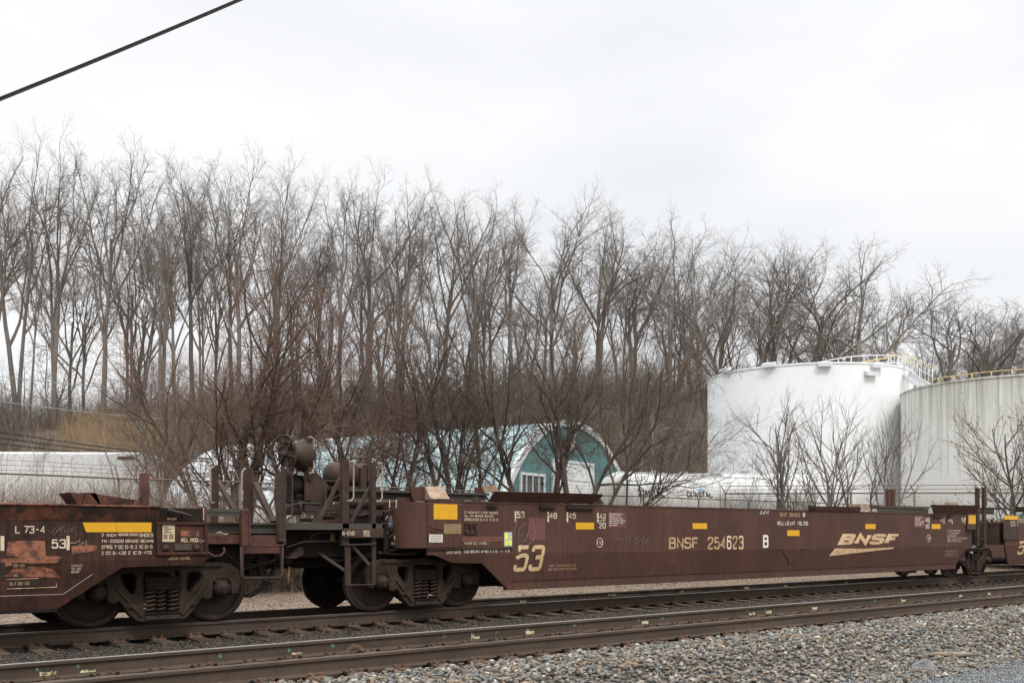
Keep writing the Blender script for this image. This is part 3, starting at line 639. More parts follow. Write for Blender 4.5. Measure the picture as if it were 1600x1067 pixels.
def car_side(xl, xr, ztop, poly_lower, parent, paint, yn, sgn=1, name='side_panel'):
    """folded side: vertical above ZB, sloping in below. poly_lower: list of (x,z) outline from left to right along the bottom"""
    mb = MB(); th = .05
    def y_at(z): return yn + sgn * max(0, ZB - z) * .16
    xs = sorted(set([xl, xr] + [p[0] for p in poly_lower])); 
    def low(x):
        for (a, b) in zip(poly_lower[:-1], poly_lower[1:]):
            if a[0] - 1e-6 <= x <= b[0] + 1e-6:
                return a[1] + (b[1] - a[1]) * ((x - a[0]) / max(1e-9, b[0] - a[0]))
        return poly_lower[-1][1]
    top = MB(); top.box(xl, xr, min(yn, yn + sgn * th), max(yn, yn + sgn * th), ZB, ztop); u = top.build(name, paint, parent)
    vs = []; fs = []
    for x in xs:
        z = min(low(x), ZB - .001); vs += [(x, y_at(ZB), ZB - .0005), (x, y_at(z), z), (x, y_at(z) + sgn * th, z), (x, y_at(ZB) + sgn * th, ZB - .0005)]
    for i in range(len(xs) - 1):
        a = i * 4; b = a + 4
        for k in range(4): fs.append((a + k, a + (k + 1) % 4, b + (k + 1) % 4, b + k))
    fs += [(0, 1, 2, 3), (len(xs) * 4 - 1, len(xs) * 4 - 2, len(xs) * 4 - 3, len(xs) * 4 - 4)]
    lo = MB(); lo.add(vs, fs); lo.build('lower_panel', paint, parent)
    return u
def well_floor(xl, xr, parent, z=.36):
    mb = MB()
    x = xl
    while x < xr: mb.box(x, x + .18, 13.62, 16.38, z, z + .09); x += 1.15
    mb.box(xl, xr, 14.7, 15.3, z - .05, z + .02)
    mb.build('floor', M['grime'], parent)

# ------------------------------------------------------------------ middle unit with the big lettering
carB = thing('well_car', (19.5, YT, 0), 'long brown intermodal well car reading BNSF 254623 B, brake wheel platform at its left end', 'rail car', 'well cars of the train')
XL, XR, ZT = PX(668, Y0), PX(1508.5, Y0), 1.865
xa, xb = PX(755, Y0), PX(797, Y0)
pl = [(XL, PZ(667, 856, Y0)), (PX(679, Y0), PZ(679, 858, Y0)), (PX(708, Y0), PZ(708, 879, Y0)), (xa, PZ(755, 880, Y0)), (xb, .335), (PX(1504, Y0) - .35, .335), (PX(1508.5, Y0), .80)]
mainB = car_side(XL, XR, ZT, pl, carB, M['car_paint'], 13.5, 1)
car_side(XL, XR, ZT, pl, carB, M['car_paint'], 16.5, -1)
mb = MB(); mb.box(xb, XR - .4, 13.585, 13.70, .30, .43); mb.box(xb, XR - .4, 16.30, 16.415, .30, .43); build_each(mb, 'bottom_sill', M['car_paint'], carB, bevel=.01)
mb = MB(); 
for x0_, x1_ in ((PX(935, Y0), PX(1262, Y0)),):
    mb.box(XL, XR, 13.49, 13.62, ZT - .03, ZT); mb.box(XL, XR, 16.38, 16.51, ZT - .03, ZT)
build_each(mb, 'top_chord', M['car_paint'], carB)
well_floor(xb, XR - .6, carB)
mb = MB()  # end decks over the trucks and bulkheads
mb.prism([(XL, 1.0), (XL, 1.72), (xa, 1.72), (xb + .1, .42), (xb, .40), (xa, .94)], 13.66, 16.34)
mb.prism([(XR, 1.0), (XR, 1.72), (XR - .9, 1.72), (XR - 1.6, .42), (XR - 1.5, .40), (XR - .8, .94)], 13.66, 16.34)
build_each(mb, 'bulkhead', M['grime'], carB)
# rounded nose of the body at the left end and its box panel
mb = MB(); n = 8; cxn = XL; ycn = 13.92; rr = .42; vs = []
for k in range(n + 1):
    a = math.pi / 2 * k / n; vs.append((cxn - rr * math.sin(a), ycn - rr * math.cos(a)))
zt_, zb_ = PZ(668, 784, Y0), PZ(668, 856, Y0)
mb.add([(x, y, zt_) for x, y in vs] + [(x, y, zb_) for x, y in vs], [(i, i + 1, i + n + 2, i + n + 1) for i in range(n)], True)
mb.add([(x, y, zt_) for x, y in vs] + [(cxn, ycn, zt_)], [tuple(range(n + 2))])
mb.box(cxn - rr, cxn, 13.93, 16.4, zb_, zt_ - .002)
mb.build('nose', M['car_paint'], carB)
mb = MB(); x1_ = PX(721, Y0); 
mb.box(XL - .01, x1_, 13.474, 13.499, PZ(668, 856, Y0) + .0, PZ(668, 785, Y0)); mb.build('end_panel', M['car_paint'], carB, bevel=.012)
mb = MB(); mb.box(XL - .02, PX(800, Y0), 13.468, 13.498, PZ(668, 857.5, Y0) - .01, PZ(668, 857.5, Y0) + .012); mb.build('ledge', M['frame_steel'], carB)
yE = lambda z: 13.474 if z > ZB else side_y(z)
decal(676, 787, 713, 811, M['reflective_yellow'], carB, yf=lambda z: 13.473)
decal(692, 818, 719, 833.5, M['plate_bronze'], carB, 'data_plate', yf=lambda z: 13.473)
decal(669, 834.5, 690, 847, M['label_white'], carB, 'paper_card', yf=lambda z: 13.473)
for k in range(4): decal(671, 836.5 + k * 2.6, 688, 837.5 + k * 2.6, M['chalk'], carB, 'print_line', yf=lambda z: 13.469)
mb = MB(); mb.tube([G(672, 822, 13.42), G(680, 825, 13.40), G(691, 828.5, 13.42)], .014, 8); mb.build('lever', M['frame_steel'], carB)
def T(s, u0, v0, u1, v1, m='stencil', p=None, **k): return lettering(s, u0, v0, u1, v1, M[m], p or carB, **k)
T('2 INCH H F COMP SHOES', 725.5, 798, 778, 802.3, bold=.01); T('No. 24 BRAKE BEAMS', 725.5, 803.5, 770.5, 807.6, bold=.01); T('SPRG 6 OC D-5 4 IC D-5', 725.5, 809.2, 778, 813.3, bold=.01)
T('MINER TCC-IV-60LT', 725.5, 846.3, 763, 851); T('JACK HERE', 697, 860.2, 720, 865, yf=lambda z: side_y(z) - .0); T('SIDE BRG SET UP HGT 5 1/16" +/- 1/16', 724.5, 858.5, 796, 863.5, 'stencil_white', bold=.01)
mb = MB()
for (a, b, c, d) in ((726, 817.5, 744, 819), (726, 832.5, 744, 834), (726, 817.5, 727.6, 834), (742.4, 817.5, 744, 834), (734, 819, 735.3, 833), (727, 822, 743, 823.2)):
    mb.box(PX(a, Y0), PX(c, Y0), 13.47, 13.499, PZ(735, d, Y0), PZ(735, b, Y0))
mb.build('card_holder', M['frame_steel'], carB)
decal(787.5, 831, 800, 853, M['label_grey'], carB, 'inspection_sticker')
for a, b, c, d in ((788.5, 832.5, 793, 843), (789, 845, 793, 851.5), (794.5, 844, 799, 851.5), (794.5, 838, 799, 840)): decal(a, b, c, d, M['label_yellow'], carB, 'sticker_field', off=.008)
for u, s in ((804, '53'), (855.2, '48'), (885.2, '45'), (932.7, '40')):
    decal(u, 798 + (u - 804) * .022, u + 2.4, 815 + (u - 804) * .005, M['stencil'], carB, 'mark_bar')
T('53', 807, 798.5, 819, 809, bold=.02); T('48', 858, 799.6, 870, 810, bold=.02); T('45', 888, 800, 899.6, 810.2, bold=.02); T('40', 935.8, 801.3, 946, 810.8, bold=.02); T('20', 935.8, 816, 946, 825.3, bold=.02)
decal(935.5, 812.6, 946.3, 813.6, M['stencil'], carB, 'mark_bar')
decal(899.6, 816, 928, 826.7, M['reflective_yellow'], carB)
decal(950.5, 800, 978, 823.5, M['patch_red'], carB, 'repaint_patch', off=.003)
for k, s in enumerate(('CONTAINER 6500 LB', 'MUST BE IN THE', 'FORWARD 8\'6" WIDE', 'CONTAINER OR INTERNAL', 'RACK FOR 8\'6" WIDE', 'CONTAINERS')):
    T(s, 951.5, 801.5 + k * 3.5, 951.5 + len(s) * 1.2, 804 + k * 3.5, 'stencil_white', bold=.02, off=.007)
decal(853 - 8, 812, 853, 852, M['patch_red'], carB, 'repaint_patch', off=.003, poly=[(826, 808), (852, 809), (852, 844), (826, 844)])
decal(722, 838, 786, 846, M['patch_red'], carB, 'repaint_patch', off=.003)
T('53', 804, 851.5, 851.5, 893, 'logo_gold', bold=.018, shear=.16)
T('NON-INTERCHANGE CAR', 860, 882, 902, 885.6, 'stencil_faded', shear=.3); T('SEE EQUIPMENT REGISTER', 859, 887.5, 903.5, 891.2, 'stencil_faded', shear=.3)
def ring(u, v, r, p, s, m='stencil'):
    c = P(u, v, Y0); rm = (P(u, v - r, Y0).z - c.z); mb = MB(); n = 24; vs = []
    rx = rm * .95
    for k in range(n): a = k * 2 * math.pi / n; vs += [(c.x + rx * math.cos(a), 13.496, c.z + rm * math.sin(a)), (c.x + rx * .86 * math.cos(a), 13.496, c.z + rm * .86 * math.sin(a))]
    mb.add(vs, [(2 * k, 2 * ((k + 1) % n), 2 * ((k + 1) % n) + 1, 2 * k + 1) for k in range(n)]); mb.build('ring_mark', M[m], p)
    w = r * .62; T(s, u - w, v - r * .42, u + w * .95, v + r * .42, m, p)
ring(937, 847.5, 7.6, carB, '110'); ring(1450.6, 840.5, 6.0, carB, '110')
T('BNSF', 1045, 837.5, 1090, 859, 'stencil_faded', bold=.02); T('254', 1105.5, 836.5, 1133, 858, 'stencil_faded', bold=.02); T('6', 1135.5, 836.5, 1142.5, 858, 'stencil', bold=.02); T('2', 1144.5, 836.5, 1152, 858, 'stencil_faded', bold=.02); T('3', 1154, 836.5, 1161.5, 858, 'logo_gold', bold=.02); T('B', 1192, 835.5, 1200.5, 855.5, 'stencil_white', bold=.03)
decal(1082, 817, 1104.6, 826, M['reflective_yellow'], carB); decal(1230, 828, 1249, 837, M['reflective_yellow'], carB); decal(1352, 818.3, 1368, 826, M['reflective_yellow'], carB); decal(1455.6, 818.5, 1469.3, 826, M['reflective_yellow'], carB)
T('BNSF  254623', 1219, 800.5, 1249.5, 807, 'stencil_faded', bold=.01); T('B', 1254.5, 800.8, 1257.6, 807, 'stencil_white', bold=.02); T('WELL LD LMT  119,700', 1214, 813.5, 1262, 820.5, 'stencil_white', bold=.01)
T('BNSF', 1308, 831, 1404.5, 853.5, 'logo_gold', bold=.075, shear=.28)
decal(0, 0, 0, 0, M['logo_gold'], carB, 'swoosh', poly=[(1296.5, 868.5), (1304, 856.3), (1350, 856.8), (1397, 854.6), (1395, 857)], off=.012)
decal(1428.5, 806, 1445, 824, M['patch_red'], carB, 'repaint_patch', off=.003)
for k, s in enumerate(('CONTAINER', 'FORWARD', 'IN 8\'6" WIDE', 'CONTAINER OR', 'CONTAINER')): T(s, 1429.5, 807.3 + k * 2.9, 1429.5 + len(s) * 1.1, 809.3 + k * 2.9, 'stencil_white', bold=.02, off=.007)
T('40', 1445.5, 808.2, 1450.6, 815.2, 'stencil_white', bold=.02); T('20', 1446, 819, 1451.5, 825.2, 'stencil_white', bold=.02); T('45', 1468.5, 808.5, 1473.8, 815, bold=.02); T('48', 1481.5, 808.7, 1486.8, 815.2, bold=.02); T('53', 1502.4, 808.6, 1506.8, 815.2, bold=.02)
for u in (1451.5, 1474.5, 1487.3, 1507.2): decal(u, 808, u + .9, 818.5, M['stencil'], carB, 'mark_bar')
for k, s in enumerate(('2 INCH H F COMP SHOES', 'No. 24 BRAKE BEAMS', '33 INCH WHEELS', 'SPRG 7 OC D-5 7 IC D-5 5 IC D-6', 'SPRG 7 OC D-6 2 IC D-5')): T(s, 1480.3, 827.4 + k * 4, 1480.3 + len(s) * .98, 830.2 + k * 4)
for k, s in enumerate(('GREATEST HEIGHT 6\'-2"', 'EXTREME WIDTH 9\'-11"', 'L. OVER STRIKERS 76\'-2"')): T(s, 1478, 859.3 + k * 3.8, 1498, 862 + k * 3.8, 'stencil_faded')
T('3.27%', 1187, 795.5, 1202, 802.5, 'chalk_white', shear=.3)
# chalk figure in an oval, scribbles
def scrib(pts, p, m='chalk', r=.0028, Y=13.4945, name='chalk_line'):
    mb = MB(); mb.tube([P(u, v, Y) for u, v in pts], r, 4, cap=False); mb.build(name, M[m], p)
scrib([(820 + 16 * math.cos(a), 831 + 21 * math.sin(a)) for a in [k * .2 for k in range(-5, 21)]], carB)
scrib([(811, 846), (810, 834), (813, 823), (820, 818), (827, 819), (826, 832), (822, 843), (815, 846)], carB); scrib([(814, 840), (819, 826), (824, 838), (820, 847), (830, 848)], carB)
r_ = random.Random(8)
for k in range(9): scrib([(958 + k * 6 + r_.uniform(-3, 3), 830 + r_.uniform(0, 8)), (960 + k * 6, 845 + r_.uniform(-4, 4)), (966 + k * 6, 838 + r_.uniform(-5, 8)), (968 + k * 5, 850 + r_.uniform(-4, 4))], carB, r=.0018)
scrib([(783, 797), (788, 795), (786, 803), (792, 799), (795, 801)], carB, r=.002)
# pressed stiffeners low on the side
mb = MB()
for a in (((1211, 857.5), (1222, 857.5), (1233, 880)), ((1262, 857.5), (1250, 857.8), (1236, 880)), ):
    q = [P(u, v, side_y(PZ(u, v, Y0)) - .004) for u, v in a]; mb.tube(q, .009, 6)
build_each(mb, 'stiffener', M['frame_steel'], carB)
mb = MB(); mb.box(xb + .1, XR - .5, 13.575, 13.60, .455, .462); mb.build('weld_seam', M['grime'], carB)
# container guides and hinges along the top
def guide(pts, y0_, y1_, p, m='car_paint', name='container_guide', lean=.12):
    """plate whose top edge leans out towards the viewer"""
    q = [P(u, v, Y0) for u, v in pts]; zm = max(a.z for a in q); zn = min(a.z for a in q); mb = MB(); n = len(q); vs = []
    for th in (0, .03):
        for a in q: vs.append((a.x, y0_ - lean * (a.z - zn) / (zm - zn) + th, a.z))
    mb.add(vs, [tuple(range(n)), tuple(range(2 * n - 1, n - 1, -1))] + [(i, i + n, (i + 1) % n + n, (i + 1) % n) for i in range(n)]); return mb.build(name, M[m], p)
guide([(765, 767.8), (931, 772), (934, 775), (925, 787.2), (763, 783.5)], 13.49, 0, carB, lean=.16)
guide([(931, 781), (934, 778), (943, 787.5), (926, 787.5)], 13.47, 0, carB, lean=.03)
for a, b in ((760, 775), (842, 865), (884, 925)):
    mb = MB(); mb.box(PX(a, Y0), PX(b, Y0), 13.43, 13.49, ZT - .085, ZT - .06); mb.box(PX(a, Y0), PX(b, Y0), 13.46, 13.49, ZT - .12, ZT - .085); mb.tube([(PX(a, Y0), 13.45, ZT - .03), (PX(b, Y0), 13.45, ZT - .03)], .016, 6); mb.build('hinge', M['frame_steel'], carB)
mb = MB(); q = [(640, 760), (664, 760), (703, 779.5), (703, 783), (647, 783)]; mb.prism([(PX(u, 13.7), PZ(u, v, 13.7)) for u, v in q], 13.7, 13.74)
mb.build('corner_guide', M['car_paint'], carB)
mb = MB(); a, b, c, d = P(664, 760, 13.69), P(691, 759.5, 13.69), P(703, 779, 13.52), P(674, 779.5, 13.52)
mb.add([a, b, c, d] + [Vector(q) + Vector((0, .3, -.02)) for q in (a, b, c, d)], [(0, 1, 2, 3), (7, 6, 5, 4), (0, 4, 5, 1), (1, 5, 6, 2), (2, 6, 7, 3), (3, 7, 4, 0)]); mb.build('guide_face', M['tan_rust'], carB)
mb = MB(); mb.box(PX(699, 13.9), PX(765, 13.9), 13.9, 14.5, PZ(765, 772, 13.9) - .02, PZ(765, 772, 13.9) + .02); mb.box(PX(705, 13.9), PX(762, 13.9), 13.95, 14.0, PZ(765, 772, 13.9) - .12, PZ(765, 772, 13.9) - .03)
mb.box(PX(742, 13.7), PX(747, 13.7), 13.7, 13.78, ZT - .05, PZ(745, 776, 13.7)); mb.build('walkway', M['grating'], carB)
mb = MB(); q = [(780, 757), (802, 757), (812, 768), (780, 768)]; mb.prism([(PX(u, 16.3), PZ(u, v, 16.3)) for u, v in [(744, 761), (757, 761), (757, 780), (744, 780)]], 16.3, 16.36); mb.build('corner_guide', M['car_paint'], carB)
mb = MB(); mb.prism([(PX(u, 16.2), PZ(u, v, 16.2)) for u, v in [(757, 758), (775, 758), (781, 768), (757, 768)]], 16.2, 16.26); mb.build('guide_face', M['tan_rust'], carB)
# right end furniture
guide([(1261, 790.5), (1341, 791.8), (1342, 799), (1263, 797.5)], 13.47, 0, carB, lean=.05)
guide([(1261, 789), (1270, 790), (1272, 797), (1262, 797)], 13.45, 0, carB, 'grime', lean=.01)
guide([(1447, 788.3), (1523, 789.5), (1523, 804), (1460, 802.5)], 13.49, 0, carB, lean=.16)
mb = MB(); mb.box(PX(1363, 14), PX(1441, 14), 13.8, 14.4, PZ(1400, 793, 14) - .02, PZ(1400, 793, 14) + .03); mb.box(PX(1363, 14), PX(1441, 14), 13.82, 13.86, 1.75, PZ(1400, 793, 14) - .03); mb.build('walkway', M['grating'], carB)
mb = MB(); mb.prism([(PX(u, 13.6), PZ(u, v, 13.6)) for u, v in [(1343, 787), (1356, 787), (1361, 796.5), (1343, 796.5)]], 13.6, 13.9); mb.build('guide_face', M['tan_rust'], carB)
mb = MB(); mb.prism([(PX(u, 16.3), PZ(u, v, 16.3)) for u, v in [(1476, 785), (1492, 784.5), (1494, 789), (1476, 789)]], 16.2, 16.3); mb.build('guide_face', M['tan_rust'], carB)
for a, b in ((1457, 1475), (1480, 1490)):
    mb = MB(); mb.box(PX(a, Y0), PX(b, Y0), 13.44, 13.49, ZT - .09, ZT - .06); mb.tube([(PX(a, Y0), 13.45, ZT - .02), (PX(b, Y0), 13.45, ZT - .02)], .014, 6); mb.build('hinge', M['frame_steel'], carB)
for u in (1388, 1394.5):
    mb = MB(); a = P(u, 765, 16.3); mb.box(a.x - .09, a.x + .09, 16.25, 16.35, 1.6, a.z + .02); mb.build('stanchion', M['car_paint'], carB)
mb = MB(); xq = PX(1510, Y0); xr_ = PX(1523.5, Y0)
mb.box(xq, xr_, 13.47, 13.52, PZ(1510, 827.5, Y0), PZ(1510, 801.5, Y0)); mb.box(XR, xr_, 13.6, 16.4, .98, 1.7); mb.build('end_panel', M['car_paint'], carB, bevel=.01)
decal(1511.5, 804.5, 1522.6, 818, M['reflective_yellow'], carB, yf=lambda z: 13.468)
mb = MB()
for u in (1528, 1538.5):
    a = P(u, 762, 13.6); mb.box(a.x - .07, a.x + .07, 13.58, 13.66, .95, P(u, 762 if u < 1530 else 761, 13.6).z)
build_each(mb, 'ladder_stile', M['frame_steel'], carB)
for v in (815, 840):
    mb = MB(); mb.tube([P(1529, v, 13.55), P(1530, v + 1, 13.48), P(1541, v + 1, 13.48), P(1541.5, v, 13.55)], .014, 6); mb.build('rung', M['frame_steel'], carB)
for u in (1527, 1540):
    mb = MB(); mb.tube([P(u - 1, 764, 13.55), P(u + 2, 763, 13.48), P(u + 2, 789, 13.48), P(u, 790, 13.55)], .013, 6); mb.build('grab_iron', M['frame_steel' if u < 1530 else 'beige_iron'], carB)

# ---- platform with the brake gear at the left end
Yp = 13.75
XP = PX(447, Yp)
zd = PZ(490, 817, Yp)
mb = MB(); mb.box(XP, PX(598, 13.75), 13.75, 16.25, zd - .03, zd); mb.box(XP, PX(597, 13.75), 13.75, 13.80, zd - .10, zd - .031); mb.box(XP, XL - .35, 16.2, 16.25, zd - .10, zd - .031)
mb.build('deck', M['grating'], carB)
mb = MB(); mb.box(XP - .02, PX(534, 14.2), 14.1, 15.9, .93, zd - .105); mb.box(XP + .1, XL, 14.7, 15.3, .74, .92); mb.box(PX(534, 14.2), XL, 14.3, 15.7, 1.0, zd - .1); build_each(mb, 'draft_sill', M['grime'], carB, bevel=.012)
mb = MB(); mb.prism([(PX(u, 14.0), PZ(u, v, 14.0)) for u, v in [(448, 872), (468, 853), (474, 855), (474, 866), (462, 872)]], 14.0, 14.12); mb.tube([P(448, 855, 13.9), P(475, 846, 13.9), P(530, 845, 13.9)], .014, 6); mb.build('uncoupling_lever', M['frame_steel'], carB)
mb = MB(); mb.box(PX(516, 14.09), PX(523, 14.09), 14.085, 14.095, PZ(519, 844, 14.09), PZ(519, 832, 14.09)); mb.build('yellow_tag', M['plate_bronze'], carB)
mb = MB(); mb.box(PX(537, 13.7), PX(599, 13.7), 13.69, 13.73, PZ(537, 840, 13.7), PZ(537, 825, 13.7)); mb.build('sign_board', M['frame_steel'], carB, bevel=.005)
T('B-END', 544.5, 829, 563.5, 836.3, 'stencil', yf=lambda z: 13.688, bold=.01)
mb = MB(); mb.box(PX(567, 13.7), PX(577, 13.7), 13.684, 13.688, PZ(567, 838, 13.7), PZ(567, 828, 13.7)); mb.build('rust_patch', M['tan_rust'], carB)
def post(u, v0, v1, w, p, Y=Yp, d=.10, m='frame_steel', name='stanchion'):
    a = P(u, v1, Y); b = P(u, v0, Y); mb = MB(); t = .014
    mb.box(a.x - w / 2, a.x + w / 2, Y, Y + t, a.z, b.z); mb.box(a.x - w / 2, a.x - w / 2 + t, Y + t, Y + d, a.z, b.z); mb.box(a.x + w / 2 - t, a.x + w / 2, Y + t, Y + d, a.z, b.z)
    k = a.z + .08
    while k < b.z: mb.lathe((a.x, Y, k), (0, -1, 0), [(0, .013), (.01, .012), (.012, 0)], 6); k += .17
    mb.build(name, M[m], p)
def iron(pts, p, m='beige_iron', r=.013, Y=13.7, name='grab_iron'):
    mb = MB(); mb.tube([P(u, v, Y) for u, v in pts], r, 8); mb.build(name, M[m], p)
post(441.5, 735.5, 846, .115, carB); post(540.5, 717.5, 852, .115, carB); post(584.5, 722, 852, .075, carB)
iron([(448, 738), (454, 737.5), (456.5, 741), (456.5, 811), (454, 815), (448, 815)], carB, 'red_steel', .011)
iron([(546, 722), (550, 720.5), (552.5, 724), (552.5, 777), (549, 782), (543, 782)], carB); iron([(590, 724), (594, 723), (597, 727), (597, 778), (594, 783), (588, 783)], carB)
mb = MB(); mb.bar(P(495, 820, 13.85), P(532, 746, 13.85), .05, .05); mb.box(PX(491, 13.85), PX(502, 13.85), 13.82, 13.86, PZ(496, 825, 13.85), PZ(496, 806, 13.85)); mb.bar(P(548, 816, 13.85), P(583, 752, 13.85), .045, .045)
build_each(mb, 'diagonal_brace', M['frame_steel'], carB)
mb = MB(); mb.box(PX(538, Yp), PX(546.5, Yp), 13.72, 13.745, PZ(540, 913, Yp), PZ(540, 852.5, Yp)); mb.box(PX(580, Yp), PX(586, Yp), 13.72, 13.745, PZ(583, 912, Yp), PZ(583, 852.5, Yp)); build_each(mb, 'step_stile', M['frame_steel'], carB)
for v in (849.5, 912.5): iron([(540, v), (544, v + 1.5), (584, v + .5), (587, v - 1)], carB, 'frame_steel', .014, 13.69, 'step_rung')
mb = MB(); mb.bar(P(488, 857, 14.2), P(541, 893, 13.75), .045, .05); mb.bar(P(551, 853, 13.9), P(577, 882, 13.76), .05, .03); build_each(mb, 'step_brace', M['frame_steel'], carB)
# brake wheel: rim, spokes, hub
cw = P(444, 709, 14.55); Rw = .30
mb = MB(); ax = Vector((-1, -.22, 0)).normalized(); uu = Vector((0, 0, 1)); ww = ax.cross(uu).normalized()
mb.tube([cw + (uu * math.cos(k * math.pi / 18) + ww * math.sin(k * math.pi / 18)) * Rw for k in range(37)], .014, 8, cap=False)
for k in range(6):
    a = k * math.pi / 3 + .3; d = uu * math.cos(a) + ww * math.sin(a); mb.bar(cw + d * .05 - ax * .04, cw + d * Rw, .022, .035, up=ax)
mb.lathe(cw - ax * .02, ax, [(0, .05), (.05, .05), (.055, 0)], 16)
mb.build('brake_wheel', M['frame_steel'], carB)
mb = MB(); mb.lathe(cw - ax * .07, ax, [(0, .0), (0, .215), (.02, .215), (.03, .19), (.022, .16), (.03, .08), (.05, .07), (.055, 0)], 28)
for k in range(6):
    a = k * math.pi / 3; d = uu * math.cos(a) + ww * math.sin(a); mb.lathe(cw - ax * .045 + d * .19, ax, [(0, .02), (.02, .018), (.022, 0)], 8)
mb.build('gear_cover', M['cast_steel'], carB)
mb = MB(); mb.lathe(cw - ax * .08, -ax, [(0, .0), (0, .14), (.12, .15), (.2, .22), (.3, .27), (.36, .27), (.37, .0)], 28); mb.build('brake_housing', M['frame_steel'], carB)
q = P(477, 748, 14.6)
mb = MB(); mb.box(P(479.5, 0, 14.5).x, P(485, 0, 14.5).x, 14.45, 14.62, PZ(482, 749, 14.5), PZ(482, 682, 14.5)); mb.build('bracket_plate', M['frame_steel'], carB)
iron([(482, 683.5), (487, 682.5), (490.5, 686), (490.5, 733), (487, 739), (482, 739)], carB, 'beige_iron', .012, 14.4)
mb = MB(); mb.box(PX(459, 14.7), PX(476, 14.7), 14.7, 14.95, PZ(465, 783, 14.7), PZ(465, 742, 14.7)); mb.box(PX(449, 14.7), PX(478, 14.7), 14.5, 15.1, PZ(465, 785, 14.7), PZ(465, 781.5, 14.7))
mb.lathe(P(464, 760, 14.66), (0, -1, 0), [(0, .1), (.05, .1), (.06, .05), (.08, .05), (.08, 0)], 14); mb.lathe(P(467, 777, 14.66), (0, -1, 0), [(0, .06), (.06, .06), (.06, 0)], 12)
for k in range(6): mb.lathe(P(461 + k % 2 * 2, 742 + k * 6, 14.62), (1, 0, 0), [(-.02, .02), (.02, .02)], 8)
mb.build('chain_box', M['grime'], carB, bevel=.008)
pz = [(477, 739), (494, 738.5), (503, 745), (511, 756), (511, 803), (487, 803), (477, 796)]
mb = MB(); mb.prism([(PX(u, 14.5), PZ(u, v, 14.5)) for u, v in pz], 14.5, 14.54); mb.prism([(PX(u, 15.4), PZ(u, v, 14.5)) for u, v in pz], 15.4, 15.44); mb.box(PX(488, 14.5), PX(489.5, 14.5), 14.54, 15.4, PZ(488, 800, 14.5), PZ(488, 745, 14.5)); mb.build('gusset_panel', M['frame_steel'], carB)
# air reservoir
ra, rb = P(512, 741, 14.9), P(575, 741, 14.9); rr = .215; ln = rb.x - ra.x
mb = MB(); mb.lathe(Vector((ra.x - .06, 14.9, ra.z)), (1, 0, 0), [(0, 0), (.01, .07), (.04, .14), (.09, .19), (.16, rr), (ln, rr), (ln + .07, .19), (ln + .12, .12), (ln + .14, 0)], 28); mb.build('air_reservoir', M['frame_steel'], carB)
mb = MB()
for u in (548, 577):
    c = PX(u, 14.9); mb.tube([(c, 14.9 + .23 * math.cos(a), ra.z + .23 * math.sin(a)) for a in [k * math.pi / 12 for k in range(25)]], .014, 6)
mb.box(ra.x, rb.x + .1, 14.66, 15.14, ra.z - .26, ra.z - .2); mb.box(PX(560, 14.7), PX(569, 14.7), 14.62, 14.72, ra.z - .3, ra.z + .12); mb.box(PX(570, 14.7), PX(576, 14.7), 14.6, 14.9, ra.z - .1, ra.z + .18); mb.build('reservoir_strap', M['frame_steel'], carB)
iron([(547, 719), (551, 715.5), (572, 715.5), (579, 721), (580, 729)], carB, 'frame_steel', .016, 14.75, 'hand_rail')
mb = MB(); mb.box(PX(547, 14.3), PX(700, 14.3), 14.3, 15.7, PZ(600, 767, 14.3) - .02, PZ(600, 765, 14.3)); mb.box(PX(560, 14.3), PX(665, 14.3), 14.4, 15.5, PZ(600, 781, 14.3), PZ(600, 768, 14.3)); mb.build('crossover_deck', M['grating'], carB)
mb = MB(); mb.box(PX(492, 14.0), PX(604, 14.0), 13.95, 14.35, PZ(492, 795, 14.0) - .018, PZ(492, 795, 14.0)); mb.box(PX(494, 14.0), PX(604, 14.0), 13.96, 14.0, PZ(492, 802, 14.0), PZ(492, 796, 14.0)); mb.build('side_walkway', M['grating'], carB)
mb = MB(); mb.lathe(Vector((PX(546, 14.3), 14.25, PZ(600, 787, 14.25))), (1, 0, 0), [(0, 0), (0, .075), (XL - PX(546, 14.3), .075)], 16); mb.build('brake_cylinder', M['frame_steel'], carB)
iron([(505, 792), (505, 755), (510, 751), (527, 752)], carB, 'frame_steel', .011, 14.3, 'pipe'); iron([(547, 808), (590, 805), (597, 818), (600, 825)], carB, 'frame_steel', .011, 14.0, 'pipe')
iron([(515, 790), (520, 779), (532, 772), (534, 765)], carB, 'frame_steel', .012, 14.3, 'pipe')
iron([(590, 863), (620, 865.5), (648, 864), (652, 862)], carB, 'frame_steel', .032, 13.95, 'pipe'); iron([(599, 842), (640, 843), (660, 846)], carB, 'grime', .02, 13.95, 'pipe')
mb = MB(); mb.box(PX(598, 14.2), XL - .05, 14.15, 14.25, .95, 1.65); mb.box(PX(600, 13.9), PX(664, 13.9), 13.85, 14.2, PZ(630, 860, 13.9), PZ(630, 857.5, 13.9)); mb.box(PX(598, 13.9), PX(604, 13.9), 13.85, 13.9, .98, PZ(600, 800, 13.9)); mb.build('valve_bracket', M['grime'], carB)
mb = MB(); r_ = random.Random(3)
mb.box(PX(602, 13.95), PX(628, 13.95), 13.9, 14.12, PZ(615, 826, 13.95), PZ(615, 812, 13.95)); mb.lathe(P(607, 821, 13.93), (0, -1, 0), [(0, .06), (.06, .06), (.08, .03), (.08, 0)], 14); mb.lathe(P(621, 822, 13.93), (0, -1, 0), [(0, .05), (.08, .05), (.09, 0)], 14)
mb.lathe(P(611, 813, 13.98), (0, 0, 1), [(-.01, .06), (.06, .055), (.09, .03), (.09, 0)], 14); mb.lathe(P(604, 806, 13.98), (0, 0, 1), [(-.06, .025), (.06, .025), (.06, 0)], 10); mb.lathe(P(624, 812, 13.98), (0, 0, 1), [(0, .045), (.07, .045), (.07, 0)], 12)
